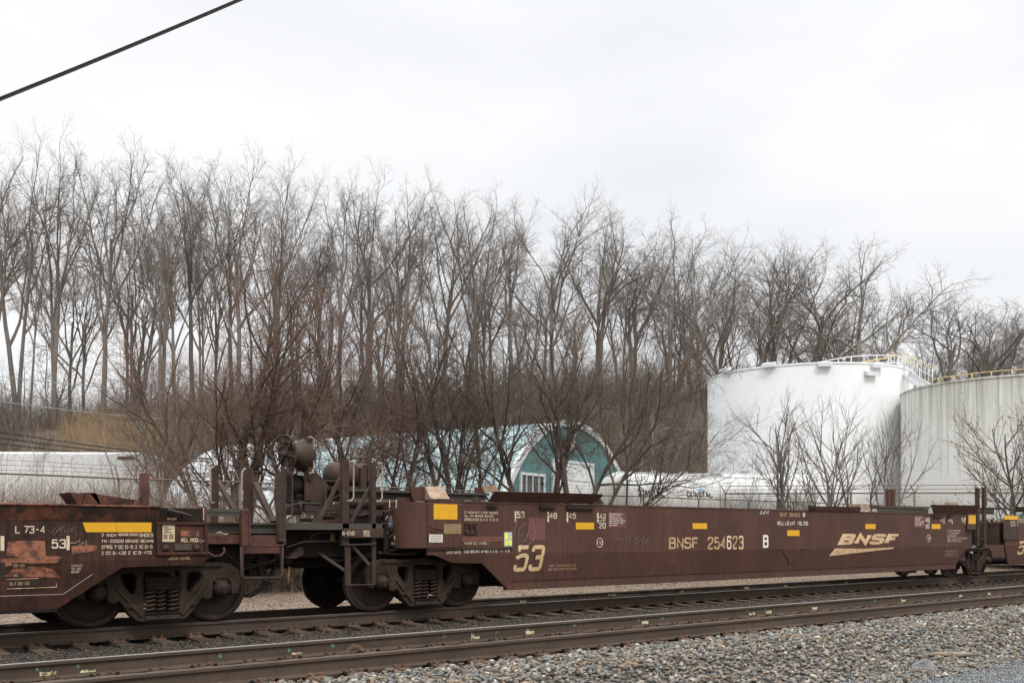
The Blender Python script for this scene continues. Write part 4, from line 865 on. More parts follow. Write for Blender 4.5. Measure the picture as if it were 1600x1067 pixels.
mb.box(PX(612, 13.95), PX(622, 13.95), 13.95, 14.1, PZ(615, 836, 13.95), PZ(615, 826.5, 13.95)); mb.lathe(P(604, 828, 13.95), (1, 0, 0), [(0, .035), (.24, .035)], 10)
mb.build('control_valve', M['valve_grey'], carB, bevel=.008)
mb = MB(); mb.box(PX(634, 13.9), PX(650, 13.9), 13.85, 14.1, PZ(640, 822, 13.9), PZ(640, 802, 13.9)); mb.lathe(P(641, 804, 13.95), (0, 0, 1), [(-.02, .07), (.06, .07), (.08, .03), (.08, 0)], 14); mb.lathe(P(645, 814, 13.86), (0, -1, 0), [(0, .055), (.06, .05), (.06, 0)], 14); mb.lathe(P(637, 818, 13.86), (0, -1, 0), [(0, .04), (.05, .035), (.05, 0)], 12)
mb.box(PX(616, 13.9), PX(630, 13.9), 13.88, 14.0, PZ(622, 852, 13.9), PZ(622, 840, 13.9)); mb.lathe(P(627, 846, 13.88), (0, -1, 0), [(0, .04), (.05, .04), (.05, 0)], 10)
mb.build('relay_valve', M['grime'], carB, bevel=.008)
mb = MB(); mb.box(PX(626.5, 13.85), PX(630, 13.85), 13.84, 13.86, PZ(628, 854, 13.85), PZ(628, 842, 13.85)); mb.lathe(P(628, 844, 13.85), (0, -1, 0), [(0, .025), (.02, .02), (.02, 0)], 8); mb.tube([P(616, 837, 13.85), P(617, 845, 13.85)], .01, 5); mb.tube([P(602, 812, 13.85), P(606, 806, 13.85)], .01, 5); build_each(mb, 'valve_handle', M['beige_iron'], carB)
mb = MB(); mb.prism([(PX(u, 13.8), PZ(u, v, 13.8)) for u, v in [(620, 796), (620, 780), (623, 777), (641, 777), (645, 782), (645, 797)]], 13.8, 13.82); mb.build('release_plate', M['car_paint'], carB)
for u in (623.5, 634):
    for k in range(5): mb = None; decal(u, 780 + k * 3.4, u + 1.4, 782 + k * 3.4, M['stencil_white'], carB, 'mark', yf=lambda z: 13.79, off=0) if k < 4 else None
for pts, r_p in (([(604, 858), (604, 842), (612, 836), (640, 836)], .012), ([(652, 830), (640, 832), (636, 858)], .014), ([(600, 800), (612, 797), (632, 798), (636, 803)], .016), ([(556, 806), (575, 803), (598, 806)], .012), ([(486, 846), (486, 836), (500, 832), (533, 832)], .014), ([(645, 826), (655, 832), (655, 858)], .013), ([(470, 783), (470, 800), (500, 806), (537, 806)], .015)):
    iron(pts, carB, 'frame_steel', r_p, 13.9, 'pipe')
for k, (u, v, r_p) in enumerate(((602, 834, .04), (612, 850, .035), (640, 842, .05), (652, 846, .035), (598, 818, .03))):
    mb = MB(); mb.lathe(P(u, v, 13.92), (0, -1, 0), [(0, r_p), (.05, r_p), (.06, r_p * .6), (.09, r_p * .6), (.09, 0)], 12); mb.build('pipe_fitting', M['valve_grey' if k % 2 else 'cast_steel'], carB)
# air hoses, coupler
for k, (u, v, w_, h_) in enumerate(((462, 800, 14, 8), (482, 812, 10, 6), (512, 808, 18, 7), (528, 800, 6, 12), (560, 798, 12, 8), (575, 806, 9, 6))):
    mb = MB(); a_ = P(u - w_ / 2, v + h_ / 2, 14.05); b_ = P(u + w_ / 2, v - h_ / 2, 14.05); mb.box(a_.x, b_.x, 14.0, 14.25, a_.z, b_.z); mb.build('junction_box', M['cast_steel' if k % 2 else 'grime'], carB, bevel=.01)
for pts in ([(452, 800), (452, 790), (470, 786), (500, 788)], [(606, 858), (600, 872), (596, 880)], [(500, 858), (512, 872), (530, 876), (560, 870)], [(410, 858), (404, 880), (412, 905), (425, 912)], [(356, 868), (372, 880), (398, 882)]):
    iron(pts, carB, 'rubber', .022, 14.15, 'hose')
mb = MB(); mb.tube([P(437, 874, 14.4), P(425, 895, 14.4), P(408, 920, 14.4), P(392, 930, 14.45), P(376, 929, 14.5), P(362, 918, 14.5), P(352, 900, 14.5)], .035, 10); mb.build('air_hose', M['rubber'], carB)
mb = MB(); mb.tube([P(452, 885, 14.2), P(450, 912, 14.2)], .02, 8); mb.build('angle_cock_handle', M['plate_bronze'], carB)
mb = MB(); mb.lathe(P(446, 876, 14.25), (1, 0, 0), [(-.05, .04), (.08, .05), (.1, 0)], 10); mb.tube([P(448, 855, 14.2), P(446, 874, 14.2)], .03, 8); mb.build('angle_cock', M['cast_steel'], carB)
mb = MB(); mb.box(XP - .65, XP + .2, 14.85, 15.15, .74, .98); mb.box(XP - .8, XP - .5, 14.72, 15.1, .70, 1.02); mb.lathe((XP - .72, 14.78, .68), (0, 0, 1), [(0, .08), (.36, .08), (.36, 0)], 12); mb.build('coupler', M['cast_steel'], carB, bevel=.03)
bogie(9.85, carB); bogie(30.0, carB)

# ------------------------------------------------------------------ next unit on the right
carC = thing('well_car', (36, YT, 0), 'brown well car unit cut off by the right edge, 125 T on its end panel', 'rail car', 'well cars of the train')
xc0, xc1 = PX(1567, Y0), PX(1591, Y0); XE = xc0 + 19.2; zt = 1.80
plc = [(xc1 - .02, 1.0 - .06), (xc1 + .15, .335), (XE - .9, .335), (XE, .9)]
plc = [(xc1 - .9, .94), (xc1 + .0, .335), (XE - .9, .335), (XE, .9)]
car_side(xc1 - .9, XE, zt, [(xc1 - .9, .9), (xc1 - .5, .36), (XE - .9, .335), (XE, .9)], carC, M['car_paint'], 13.5, 1); car_side(xc1 - .9, XE, zt, [(xc1 - .9, .9), (xc1 - .5, .36), (XE - .9, .335), (XE, .9)], carC, M['car_paint'], 16.5, -1)
mb = MB(); mb.box(xc0, xc1, 13.465, 13.5, 1.12, zt - .1); mb.box(xc0 + .01, xc1 + .6, 13.62, 16.38, .97, 1.66); mb.build('end_panel', M['frame_steel'], carC, bevel=.01)
decal(1567.5, 805, 1588.5, 811.5, M['reflective_yellow'], carC, yf=lambda z: 13.463); T('125 T', 1576.5, 813.5, 1589, 821.5, 'stencil', carC, yf=lambda z: 13.462)
mb = MB(); q = [P(1562, 829, 14.0), P(1572, 838, 14.0), P(1578, 855, 14.0), P(1582, 878, 14.0)]
mb.tube(q, [.07, .09, .1, .09], 8); mb.tube([a + Vector((0, 2, 0)) for a in q], .08, 8); build_each(mb, 'end_sill', M['grime'], carC)
guide([(1583, 791.5), (1612, 792.5), (1612, 800), (1586, 800)], 13.49, 0, carC, lean=.12)
mb = MB(); mb.box(PX(1541, 14), PX(1583, 14), 13.9, 14.5, PZ(1541, 794, 14), PZ(1541, 792.5, 14)); mb.box(PX(1541, 14), PX(1583, 14), 14.6, 14.65, PZ(1541, 803, 14.6), PZ(1541, 795, 14.6)); mb.build('crossover_deck', M['grating'], carC)
for u in (1545, 1552, 1560, 1568): mb = MB(); mb.box(PX(u, 13.95), PX(u + 3, 13.95), 13.95, 14.0, 1.6, 1.78); mb.build('bracket_plate', M['tan_rust'], carC)
mb = MB(); mb.box(PX(1523, 14.2), PX(1567, 14.2), 14.3, 15.7, .98, 1.62); mb.build('articulated_connector', M['grime'], carC, bevel=.03)
decal(1591.8, 809, 1592.8, 818, M['stencil'], carC, 'mark_bar'); T('53', 1594, 809.5, 1599, 816.5, 'stencil', carC); T('53', 1591, 845, 1613, 866, 'logo_gold', carC, bold=.018, shear=.16); decal(1586.3, 832, 1590, 843, M['label_yellow'], carC, 'inspection_sticker')
well_floor(xc1, XE - 1, carC)
for u in (1541, 1549): iron([(u, 812), (u + 6, 822), (u + 12, 824), (u + 17, 822)], carC, 'rubber', .03, 13.9, 'air_hose')
bogie(XE + .2, carC)

# ------------------------------------------------------------------ left car, older and patched with rust
carA = thing('well_car', (0, YT, 0), 'rust patched reddish well car at the left edge, lettered L 73-4 and REL ROD', 'rail car', 'well cars of the train')
XAr = PX(323, Y0); XAe = XAr - 19.5; zta = 1.67
x1a, x2a, x3a = PX(94, Y0), PX(192, Y0), PX(315, Y0); zbA = PZ(94, 951, Y0)
pla = [(XAe, .9), (XAe + .9, zbA), (x1a, zbA), (x2a, PZ(192, 886, Y0)), (x3a, PZ(315, 882, Y0)), (XAr, PZ(323, 868, Y0))]
car_side(XAe, XAr, zta - .2, pla, carA, M['old_car_paint'], 13.5, 1); car_side(XAe, XAr, zta - .2, pla, carA, M['old_car_paint'], 16.5, -1)
mb = MB(); xc = PX(248, Y0); mb.add([(XAe, 13.44, zta), (xc, 13.44, zta), (xc, 13.495, zta - .2), (XAe, 13.495, zta - .2), (XAe, 13.62, zta), (xc, 13.62, zta), (xc, 13.56, zta - .2), (XAe, 13.56, zta - .2)], [(0, 1, 2, 3), (7, 6, 5, 4), (0, 4, 5, 1), (1, 5, 6, 2), (2, 6, 7, 3), (3, 7, 4, 0)])
mb.box(XAe, xc, 16.38, 16.56, zta - .2, zta); build_each(mb, 'top_chord', M['rusty_rim'], carA)
mb = MB(); mb.box(XAe, xc, 13.42, 13.5, zta - .004, zta + .012); mb.build('top_flange', M['primer_red'], carA)
mb = MB(); mb.box(xc + .01, XAr - .05, 13.50, 13.6, zta - .2, zta - .01); mb.box(xc + .3, XAr - .35, 13.46, 13.52, zta - .12, zta - .02); mb.build('latch_box', M['grime'], carA, bevel=.01)
mb = MB(); mb.box(XAe + .8, x1a - .02, 13.6, 13.68, zbA - .04, zbA + .02); build_each(mb, 'bottom_sill', M['grime'], carA)
mb = MB(); mb.prism([(x1a - .1, zbA + .12), (x2a, .86), (XAr, 1.0), (XAr, 1.45), (x2a, 1.45)], 13.66, 16.34); build_each(mb, 'bulkhead', M['grime'], carA)
well_floor(XAe + 1, x1a, carA)
mb = MB(); xe0, xe1 = PX(243, Y0), PX(323.5, Y0); ze1, ze0 = PZ(243, 815, Y0), PZ(243, 867, Y0)
mb.box(xe0, xe1, 13.455, 13.497, ze0, ze0 + .04); mb.box(xe0, xe1, 13.455, 13.497, ze1 - .04, ze1); mb.box(xe0, xe0 + .05, 13.455, 13.497, ze0 + .041, ze1 - .041); mb.box(xe1 - .05, xe1, 13.455, 13.497, ze0 + .041, ze1 - .041); mb.box(xe0 + .051, xe1 - .051, 13.48, 13.499, ze0 + .041, ze1 - .041)
mb.build('end_panel', M['old_car_paint'], carA, bevel=.006)
TA = lambda *a, **k: T(*a[:5], a[5] if len(a) > 5 else 'stencil', carA, **k)
decal(0, 0, 0, 0, M['reflective_yellow'], carA, poly=[(129, 816), (236.5, 816), (236.5, 831), (134.5, 831)])
decal(181, 815.8, 181.6, 831, M['plate_bronze'], carA, 'patch_seam', off=.007)
TA('L 73-4', 23.6, 820, 69.8, 833, bold=.01); TA('53', 80.5, 842, 102.7, 856.6, bold=.02)
decal(103.8, 837, 108.6, 859, M['stencil'], carA, 'mark_bar'); decal(.7, 837, 6.5, 860, M['stencil'], carA, 'mark_bar')
TA('2 INCH', 158.5, 833, 181, 838.6, bold=.01); TA('SURCHARGE ACCOUNTS', 185, 833, 214.5, 836.8, 'stencil_white', off=.009); decal(183, 831.8, 216.5, 838, M['patch_red'], carA, 'repaint_patch', off=.006); TA('SHOES', 217.5, 833, 239, 838.6, bold=.01)
TA('TW-22029 BRAKE BEAMS', 158.5, 842.3, 240, 848, bold=.01); TA('SPRG 7 OC D-5 3 IC D-5', 158.5, 851.6, 238, 857.3, bold=.01); TA('2 OC B-432 2 IC B-433', 158.5, 860.8, 236.5, 866.5, bold=.01)
yP = lambda z: 13.480
decal(253, 820, 272, 846, M['label_cream'], carA, 'warning_label', yf=yP)
for a, b, c, d in ((254.5, 834, 260.5, 842), (263, 834, 270, 842)): decal(a, b, c, d, M['plate_bronze'], carA, 'label_field', yf=yP, off=.008)
for k in range(4): decal(255, 823 + k * 2.6, 262 + k % 2 * 6, 824 + k * 2.6, M['ink'], carA, 'print_line', yf=yP, off=.008)
decal(281, 829, 310, 837.5, M['primer_red'], carA, 'primer_patch', yf=yP); TA('REL ROD', 282, 840.5, 308, 846.5, yf=yP, bold=.01); TA('JACK HERE', 262.5, 869, 296.5, 874.3, 'stencil_faded', bold=.01)
scrib([(309, 846), (314, 843), (313, 848), (320, 843.5)], carA, 'stencil', .004, 13.475, 'arrow_mark')
mb = MB(); mb.box(PX(271, Y0), PX(297, Y0), 13.44, 13.478, PZ(271, 859.5, Y0), PZ(271, 850, Y0)); mb.build('socket_plate', M['grating'], carA, bevel=.006)
for u in (258.5, 307): mb = MB(); mb.lathe(P(u, 856, 13.48), (0, -1, 0), [(0, .05), (.03, .05), (.035, 0)], 6); mb.build('bolt', M['frame_steel'], carA)
TA('UNLOCK', 259, 808.3, 274, 812.3, 'stencil_faded', yf=lambda z: 13.455)
scrib([(0, 931), (99, 928), (176, 875), (197, 875.5)], carA, 'chalk', .004, 13.53, 'weld_line')
for ip, (a, b, c, d, e, f, g, h) in enumerate(((12, 846, 70, 845, 72, 867, 10, 868), (112, 853, 152, 852, 150, 860, 112, 866), (45, 862, 66, 856, 70, 868, 45, 868), (0, 900, 24, 884, 70, 886, 96, 902))):
    decal(0, 0, 0, 0, M['primer_red'], carA, 'primer_patch', poly=[(a, b), ((a + c) / 2, b - 2), (c, d), (e, f), ((e + g) / 2, f + 3), (g, h)], off=.0025 + ip * .0007)
decal(0, 0, 0, 0, M['primer_red'], carA, 'primer_patch', poly=[(0, 873), (60, 868), (96, 869), (90, 879), (40, 880), (0, 886)], off=.0055)
for a, b, c, d in ((19, 879, 42, 888), (19, 894, 34, 903), (14, 908, 63, 916)): decal(a, b, c, d, M['black_patch'], carA, 'black_patch', off=.006)
decal(0, 878, 8, 906, M['black_patch'], carA, 'black_patch', off=.006)
TA('08-09', 21, 881, 38, 885.5, 'stencil_faded', off=.010); TA('BC', 21, 896, 30, 900.5, 'stencil_faded', off=.010); TA('BLT 09-00', 16, 909.5, 47, 914.5, 'stencil_faded', off=.010)
scrib([(11, 920), (88, 917), (92, 873)], carA, 'stencil_faded', .007, 13.55, 'frame_line'); scrib([(11, 905), (60, 903)], carA, 'stencil_faded', .006, 13.535, 'frame_line')
for k, s in enumerate(('CLEARANCE', '12-02', 'BNSF')): TA(s, 112, 881.5 + k * 5, 129 - k * 2.0, 885.5 + k * 5, 'stencil', off=.006)
r_ = random.Random(5)
for k in range(8): scrib([(75 + k * 6, 826 + r_.uniform(-3, 8)), (80 + k * 6, 820 + r_.uniform(-2, 6)), (84 + k * 5, 834 + r_.uniform(-3, 5)), (90 + k * 4, 824 + r_.uniform(-3, 5))], carA, r=.0018)
scrib([(110, 848), (118, 848), (125, 843), (123, 852), (130, 847), (136, 852), (134, 843)], carA, 'stencil', .003)
# on top: folded plates, post
mb = MB(); ya = 14.4
for pts in ([(109, 769), (134, 771), (128, 789), (121, 787)], [(133, 769), (150, 770), (158, 789), (127, 789)], [(140, 769.5), (218, 782), (216, 789), (156, 789)]):
    a = [P(u, v, ya) for u, v in pts]; mb.add([tuple(p) for p in a] + [tuple(p + Vector((0, .5, .0))) for p in a], [(0, 1, 2, 3), (7, 6, 5, 4), (0, 4, 5, 1), (1, 5, 6, 2), (2, 6, 7, 3), (3, 7, 4, 0)])
build_each(mb, 'folded_guide', M['rusty_rim'], carA)
mb = MB(); a = P(227.5, 789, 14.2); mb.box(a.x - .055, a.x + .055, 14.2, 14.3, 1.5, PZ(227, 739, 14.2)); mb.prism([(a.x - .25, 1.6), (a.x - .06, 1.6), (a.x - .06, 1.85)], 14.22, 14.26); mb.build('stanchion', M['red_steel'], carA)
mb = MB(); mb.prism([(PX(u, 13.6), PZ(u, v, 13.6)) for u, v in [(303, 815), (304, 794), (307, 791), (321, 791), (322, 815)]], 13.56, 13.6); mb.box(PX(309, 13.5), PX(315, 13.5), 13.54, 13.559, PZ(310, 809, 13.5), PZ(310, 796, 13.5)); mb.build('release_plate', M['red_steel'], carA)
for k in range(6):
    for u in (305, 318.5): decal(u, 793.5 + k * 3.3, u + 1.6, 795.3 + k * 3.3, M['stencil_white'], carA, 'mark', yf=lambda z: 13.53, off=0)
mb = MB(); mb.tube([P(262, 796, 13.45), P(290, 803, 13.4), P(298, 807, 13.4)], .02, 8); mb.build('release_lever', M['frame_steel'], carA)
XB = PX(384, Yp)
mb = MB(); zw = PZ(323, 794, Yp); mb.box(PX(323, Yp), XB, 13.75, 14.3, zw - .05, zw); mb.box(PX(320, Yp), XB, 13.76, 13.8, zw - .11, zw - .055); mb.build('side_walkway', M['grating'], carA)
mb = MB(); zw2 = PZ(340, 816, 13.9); mb.box(PX(325, 13.9), PX(446, 13.9), 13.9, 15.9, zw2 - .03, zw2); mb.box(PX(323, 13.9), PX(446, 13.9), 13.95, 14.0, zw2 - .16, zw2 - .05); mb.build('crossover_deck', M['grating'], carA)
mb = MB(); mb.box(PX(323.5, 13.8), PX(378, 13.8), 13.82, 13.92, PZ(325, 850, 13.8), PZ(325, 835, 13.8)); mb.box(PX(390, 13.8), PX(437, 13.8), 13.84, 13.94, PZ(390, 851, 13.8), PZ(390, 836, 13.8)); mb.box(PX(380, 13.8), PX(440, 13.8), 13.83, 13.9, PZ(390, 865, 13.8), PZ(390, 852, 13.8)); build_each(mb, 'end_beam', M['red_steel'], carA, bevel=.008)
mb = MB(); mb.box(PX(323, 14.3), PX(440, 14.3), 14.3, 15.7, .82, 1.22); mb.box(PX(323, 14.3), PX(405, 14.3), 14.2, 14.3, .78, 1.1); build_each(mb, 'draft_sill', M['grime'], carA, bevel=.015)
mb = MB(); mb.box(PX(378, 13.7), PX(389, 13.7), 13.7, 13.8, PZ(384, 852, 13.7), PZ(384, 797, 13.7)); mb.build('corner_post', M['red_steel'], carA, bevel=.006)
iron([(383, 795), (388, 796), (390, 800), (390, 848), (392, 852), (440, 852), (446, 849), (446, 845), (441, 843)], carA, 'red_steel', .013, 13.66)
iron([(376.5, 853), (376.5, 899), (379, 903), (436, 902), (441, 898), (442, 853)], carA, 'frame_steel', .016, 13.68, 'stirrup_step')
mb = MB(); mb.box(PX(376, 13.7), PX(381, 13.7), 13.7, 13.72, PZ(378, 900, 13.7), PZ(378, 853, 13.7)); mb.box(PX(438, 13.7), PX(443, 13.7), 13.7, 13.72, PZ(440, 899, 13.7), PZ(440, 853, 13.7)); build_each(mb, 'step_stile', M['frame_steel'], carA)
post(337, 726.5, 794, .11, carA, 15.9); post(390, 729.5, 795, .13, carA, 15.3)
mb = MB(); a = P(337, 0, 15.9).x; 
mb.box(a - .05, a + .05, 15.91, 16.0, 1.4, PZ(337, 793, 15.9)); a = P(390, 0, 15.3).x; mb.box(a - .06, a + .06, 15.31, 15.4, 1.3, PZ(390, 794, 15.3)); build_each(mb, 'post_foot', M['frame_steel'], carA)
iron([(335, 729), (331, 729.5), (329, 733), (329, 782), (331, 785.5), (335, 785)], carA, 'beige_iron', .014, 15.85); iron([(384, 732), (380, 734), (378, 740), (377.5, 782), (379, 786)], carA, 'beige_iron', .014, 15.2)
mb = MB(); mb.bar(P(342, 753, 15.7), P(366, 796, 15.2), .07, .05); mb.bar(P(399, 755, 15.2), P(428, 815, 14.6), .09, .05); mb.bar(P(366, 797, 15.2), P(372, 812, 15.1), .06, .05); build_each(mb, 'diagonal_brace', M['frame_steel'], carA)
iron([(324, 862), (334, 869), (345, 868), (351, 861), (349, 855)], carA, 'red_steel', .02, 13.85, 'pipe'); iron([(338, 833), (344, 831), (350, 835), (356, 834)], carA, 'beige_iron', .012, 13.75, 'pipe')
mb = MB(); mb.box(PX(330, 14.2), PX(348, 14.2), 14.1, 14.4, .72, .98); mb.lathe(P(384, 872, 14.2), (0, -1, 0), [(0, .09), (.1, .08), (.1, 0)], 14); mb.lathe(P(402, 878, 14.2), (0, -1, 0), [(0, .07), (.08, .06), (.08, 0)], 12); mb.box(PX(356, 14.2), PX(372, 14.2), 14.15, 14.4, .62, .92); mb.box(PX(385, 14.3), PX(412, 14.3), 14.2, 14.5, .66, .9); mb.build('brake_rigging', M['grime'], carA, bevel=.01)
mb = MB(); mb.box(PX(405, 15), PX(450, 15), 14.85, 15.15, .74, .98); mb.build('coupler', M['cast_steel'], carA, bevel=.03)
mb = MB(); mb.tube([P(360, 895, 14.1), P(395, 885, 14.1), P(434, 873, 14.1)], .012, 6); mb.build('uncoupling_rod', M['frame_steel'], carA)
bogie(5.3, carA)

# ================================================================== YARD BEHIND THE TRAIN
# chain link fence along the track
def fence(Y, x0, x1, h, label, armlean=-1):
    t = thing('chain_link_fence', (x0, Y, GZ(x0, Y)), label, 'fence')
    x = x0; n = 0
    while x <= x1:
        z = GZ(x, Y); mb = MB(); mb.tube([(x, Y, z - .1), (x, Y, h - .02)], .035, 8); mb.tube([(x, Y, h - .02), (x, Y + .28, h + .32)], .018, 6); mb.build('post', M['fence_rust'], t); x += 3.05; n += 1
    mb = MB(); mb.tube([(a, Y - .04, h + .01 * math.sin(a * 3)) for a in np.arange(x0, x1 + .1, 1.5)], .021, 6); mb.build('top_rail', M['fence_rust'], t)
    for k in range(3):
        mb = MB(); f = (k + 1) / 3; mb.tube([(a, Y + .28 * f, h + .32 * f + .012 * math.sin(a * 2 + k)) for a in np.arange(x0, x1 + .1, .76)], .005, 4)
        mb.build('barbed_wire', M['fence_rust'], t)
    V = []; Fc = []; zb = -.3; H = h - zb; g = .085; r = .0028
    for sg in (1, -1):
        for a in np.arange(x0 - H, x1 + H, g):
            b = a + sg * H
            p = [(a, zb), (b, h)]; lo, hi = x0, x1
            (xa_, za_), (xb_, zb_) = p
            ts = [0, 1]
            if xb_ != xa_:
                t0 = (lo - xa_) / (xb_ - xa_); t1 = (hi - xa_) / (xb_ - xa_); ts = [max(0, min(t0, t1)), min(1, max(t0, t1))]
            if ts[0] >= ts[1]: continue
            q = [(xa_ + (xb_ - xa_) * k, za_ + (zb_ - za_) * k) for k in ts]; o = len(V)
            for (xx, zz) in q:
                for k in range(3): an = k * 2.094; V.append((xx + r * math.cos(an) * .7, Y + sg * .003 + r * math.sin(an), zz + r * math.cos(an) * .7))
            Fc += [(o + k, o + (k + 1) % 3, o + 3 + (k + 1) % 3, o + 3 + k) for k in range(3)]
    V = np.array(V) - np.array(t.location); fastmesh('mesh', V, Fc, 4, M['galv'], t)
    return t
fenceA = fence(24.0, 2.0, 72.0, 2.62, 'rusty chain link fence with barbed wire running behind the train from the left edge')
# taller yard fence in front of the tanks
tf = None
def yfence():
    t = thing('security_fence', (*LD(11, 41), .2), 'tall fence with Y shaped barbed wire arms in front of the white tanks', 'fence')
    a = Vector((*LD(9, 42), 0)); b = Vector((*LD(27, 40.5), 0)); n = 7; top = 3.0
    for i in range(n + 1):
        p = a.lerp(b, i / n); mb = MB(); mb.tube([(p.x, p.y, -.1), (p.x, p.y, top)], .04, 8)
        for s in (-1, 1):
            d = Vector((RT.x, RT.y, 0)) * s * .22 + Vector((FW.x, FW.y, 0)) * s * .12; mb.tube([(p.x, p.y, top), (p.x + d.x, p.y + d.y, top + .33)], .02, 6)
        mb.build('post', M['fence_rust'], t)
    mb = MB(); mb.tube([(*a.lerp(b, i / 20).xy, top) for i in range(21)], .028, 6); mb.build('top_rail', M['fence_rust'], t)
    for s, k in ((-1, 1), (1, 1), (-1, .5), (1, .5)):
        d = Vector((FW.x, FW.y, 0)) * s * .12 * k + Vector((RT.x, RT.y, 0)) * s * .2 * k; mb = MB(); mb.tube([(a.lerp(b, i / 20).x + d.x, a.lerp(b, i / 20).y + d.y, top + .32 * k) for i in range(21)], .007, 4); mb.build('barbed_wire', M['fence_rust'], t)
    V = []; Fc = []; r = .0035; Ln = (b - a).length; H = top
    dx = (b - a) / Ln
    for sg in (1, -1):
        for s0 in np.arange(-H, Ln + H, .12):
            pts = []
            for k in (0, 1):
                s_ = s0 + sg * H * k; pts.append((s_, H * k))
            (sa, za), (sb, zb) = pts; t0 = (0 - sa) / (sb - sa); t1 = (Ln - sa) / (sb - sa); lo, hi = max(0, min(t0, t1)), min(1, max(t0, t1))
            if lo >= hi: continue
            o = len(V)
            for k in (lo, hi):
                c = a + dx * (sa + (sb - sa) * k); z = H * k
                for j in range(3): an = j * 2.094; V.append((c.x + r * math.cos(an) * .7, c.y + r * math.sin(an), z + r * math.cos(an) * .7))
            Fc += [(o + k, o + (k + 1) % 3, o + 3 + (k + 1) % 3, o + 3 + k) for k in range(3)]
    fastmesh('mesh', np.array(V) - np.array(t.location), Fc, 4, M['galv'], t)
yfence()

# ------------------------------------------------------------------ storage tanks
def tank(lat, dep, rad, top, label, m, boxes=(), old=False):
    x, y = LD(lat, dep); z0 = -.1
    t = thing('storage_tank', (x, y, z0), label, 'storage tank')
    H = top - z0; mb = MB(); n = 96; prof = [(0, rad)]
    k = 0
    rows = 5
    prof += [(H, rad)]
    mb.lathe((0, 0, 0), (0, 0, 1), prof, n); mb.build('shell', m, t, root='local')
    for i in range(1, rows + 1):
        z = H * i / rows - (.03 if i == rows else 0); w_ = .006 if i < rows else .045; e_ = .004 if i < rows else .05
        mb = MB(); mb.lathe((0, 0, z), (0, 0, 1), [(-w_, rad + .0005), (-w_, rad + e_), (w_, rad + e_), (w_, rad + .0005)], n)
        for k in range(len(mb.sm)): mb.sm[k] = False
        mb.build('weld_ring' if i < rows else 'rim', m, t, root='local')
    mb = MB(); mb.lathe((0, 0, H - .005), (0, 0, 1), [(0, rad + .04), (rad * .07, 0)], n); mb.build('roof', m, t, root='local')
    for (u, v) in boxes:                                     # little overflow vents under the rim
        th = math.atan((u - 800) / F) ; d = Vector((x, y)); dist = d.length
        # bearing to the point on the shell
        dirv = (FW + RT * math.tan(th)).normalized(); o = -Vector((x, y, 0)); bq = dirv.dot(o); cq = o.dot(o) - rad * rad; disc = bq * bq - cq
        if disc < 0: continue
        s = -bq - math.sqrt(disc); p = dirv * s; q = p - Vector((x, y, 0)); a = math.atan2(q.y, q.x); z = EYE + p.dot(FW) * (HV - v) / F - z0
        mb = MB(); c, sn = math.cos(a), math.sin(a)
        def W(r_, tt, zz): return (c * r_ - sn * tt, sn * r_ + c * tt, zz)
        vs = [W(rad - .02, -.38, z - .05), W(rad - .02, .38, z - .05), W(rad + .32, .38, z - .12), W(rad + .32, -.38, z - .12), W(rad - .02, -.38, z + .2), W(rad - .02, .38, z + .2), W(rad + .32, .38, z + .10), W(rad + .32, -.38, z + .10)]
        mb.add(vs, [(0, 1, 2, 3), (7, 6, 5, 4), (0, 4, 5, 1), (1, 5, 6, 2), (2, 6, 7, 3), (3, 7, 4, 0)]); mb.build('vent_hood', M['white_metal'], t, root='local')
    return t, Vector((x, y, z0)), H
t1, c1, H1 = tank(18.5, 62.3, 6.15, 10.98, 'clean white storage tank with railing and stairs, behind the sapling trees', M['tank_white'], [(1136, 579), (1203, 571.5), (1288, 570.5), (1368, 572.5), (1359, 585)])
t2, c2, H2 = tank(27.3, 54.0, 5.8, 9.1, 'older off white storage tank with algae streaks down its shell, at the right edge', M['tank_old'])
def rim_rail(t, rad, H, a0, a1, m, h=1.05, posts=12, mids=(.5,), name='railing'):
    mb = MB(); n = 40
    P_ = lambda a, z: (rad * math.cos(a), rad * math.sin(a), z)
    for z in (h,) + tuple(h * q for q in mids): mb.tube([P_(a0 + (a1 - a0) * i / n, H + z) for i in range(n + 1)], .022, 6)
    for i in range(posts + 1): a = a0 + (a1 - a0) * i / posts; mb.tube([P_(a, H - .1), P_(a, H + h)], .03, 6)
    mb.build(name, m, t, root='local')
ab = math.atan2(-RT.y - FW.y, -RT.x - FW.x)      # towards the viewer and left
aR = math.atan2(RT.y, RT.x); aF = math.atan2(-FW.y, -FW.x)
if aR < aF: aR += 2 * math.pi
wk = [(1274, 62.9), (1290, 62.1), (1310, 61.2), (1330, 60.6), (1350, 60.2), (1370, 60.1), (1388, 60.1), (1404, 60.2)]
def along(h): 
    q = [PD(u, 834, d) for u, d in wk]; return [(p.x - c1.x, p.y - c1.y, H1 + .1 + h) for p in q]
for h, m_, nm in ((1.0, 'white_metal', 'railing'), (.55, 'white_metal', 'railing'), (.12, 'white_metal', 'toe_board')):
    mb = MB(); mb.tube(along(h), .03, 6); mb.build(nm, M[m_], t1, root='local')
mb = MB(); a_, b_ = along(0), along(1.0)
for p, q in zip(a_, b_): mb.tube([p, q], .03, 6)
mb.build('railing_post', M['white_metal'], t1, root='local')
mb = MB(); q = [PD(1345, 566, 59), PD(1375, 561, 59), PD(1403, 555, 59.3)]; mb.tube([p - c1 for p in q], .035, 6); mb.build('safety_rail', M['safety_yellow'], t1, root='local')
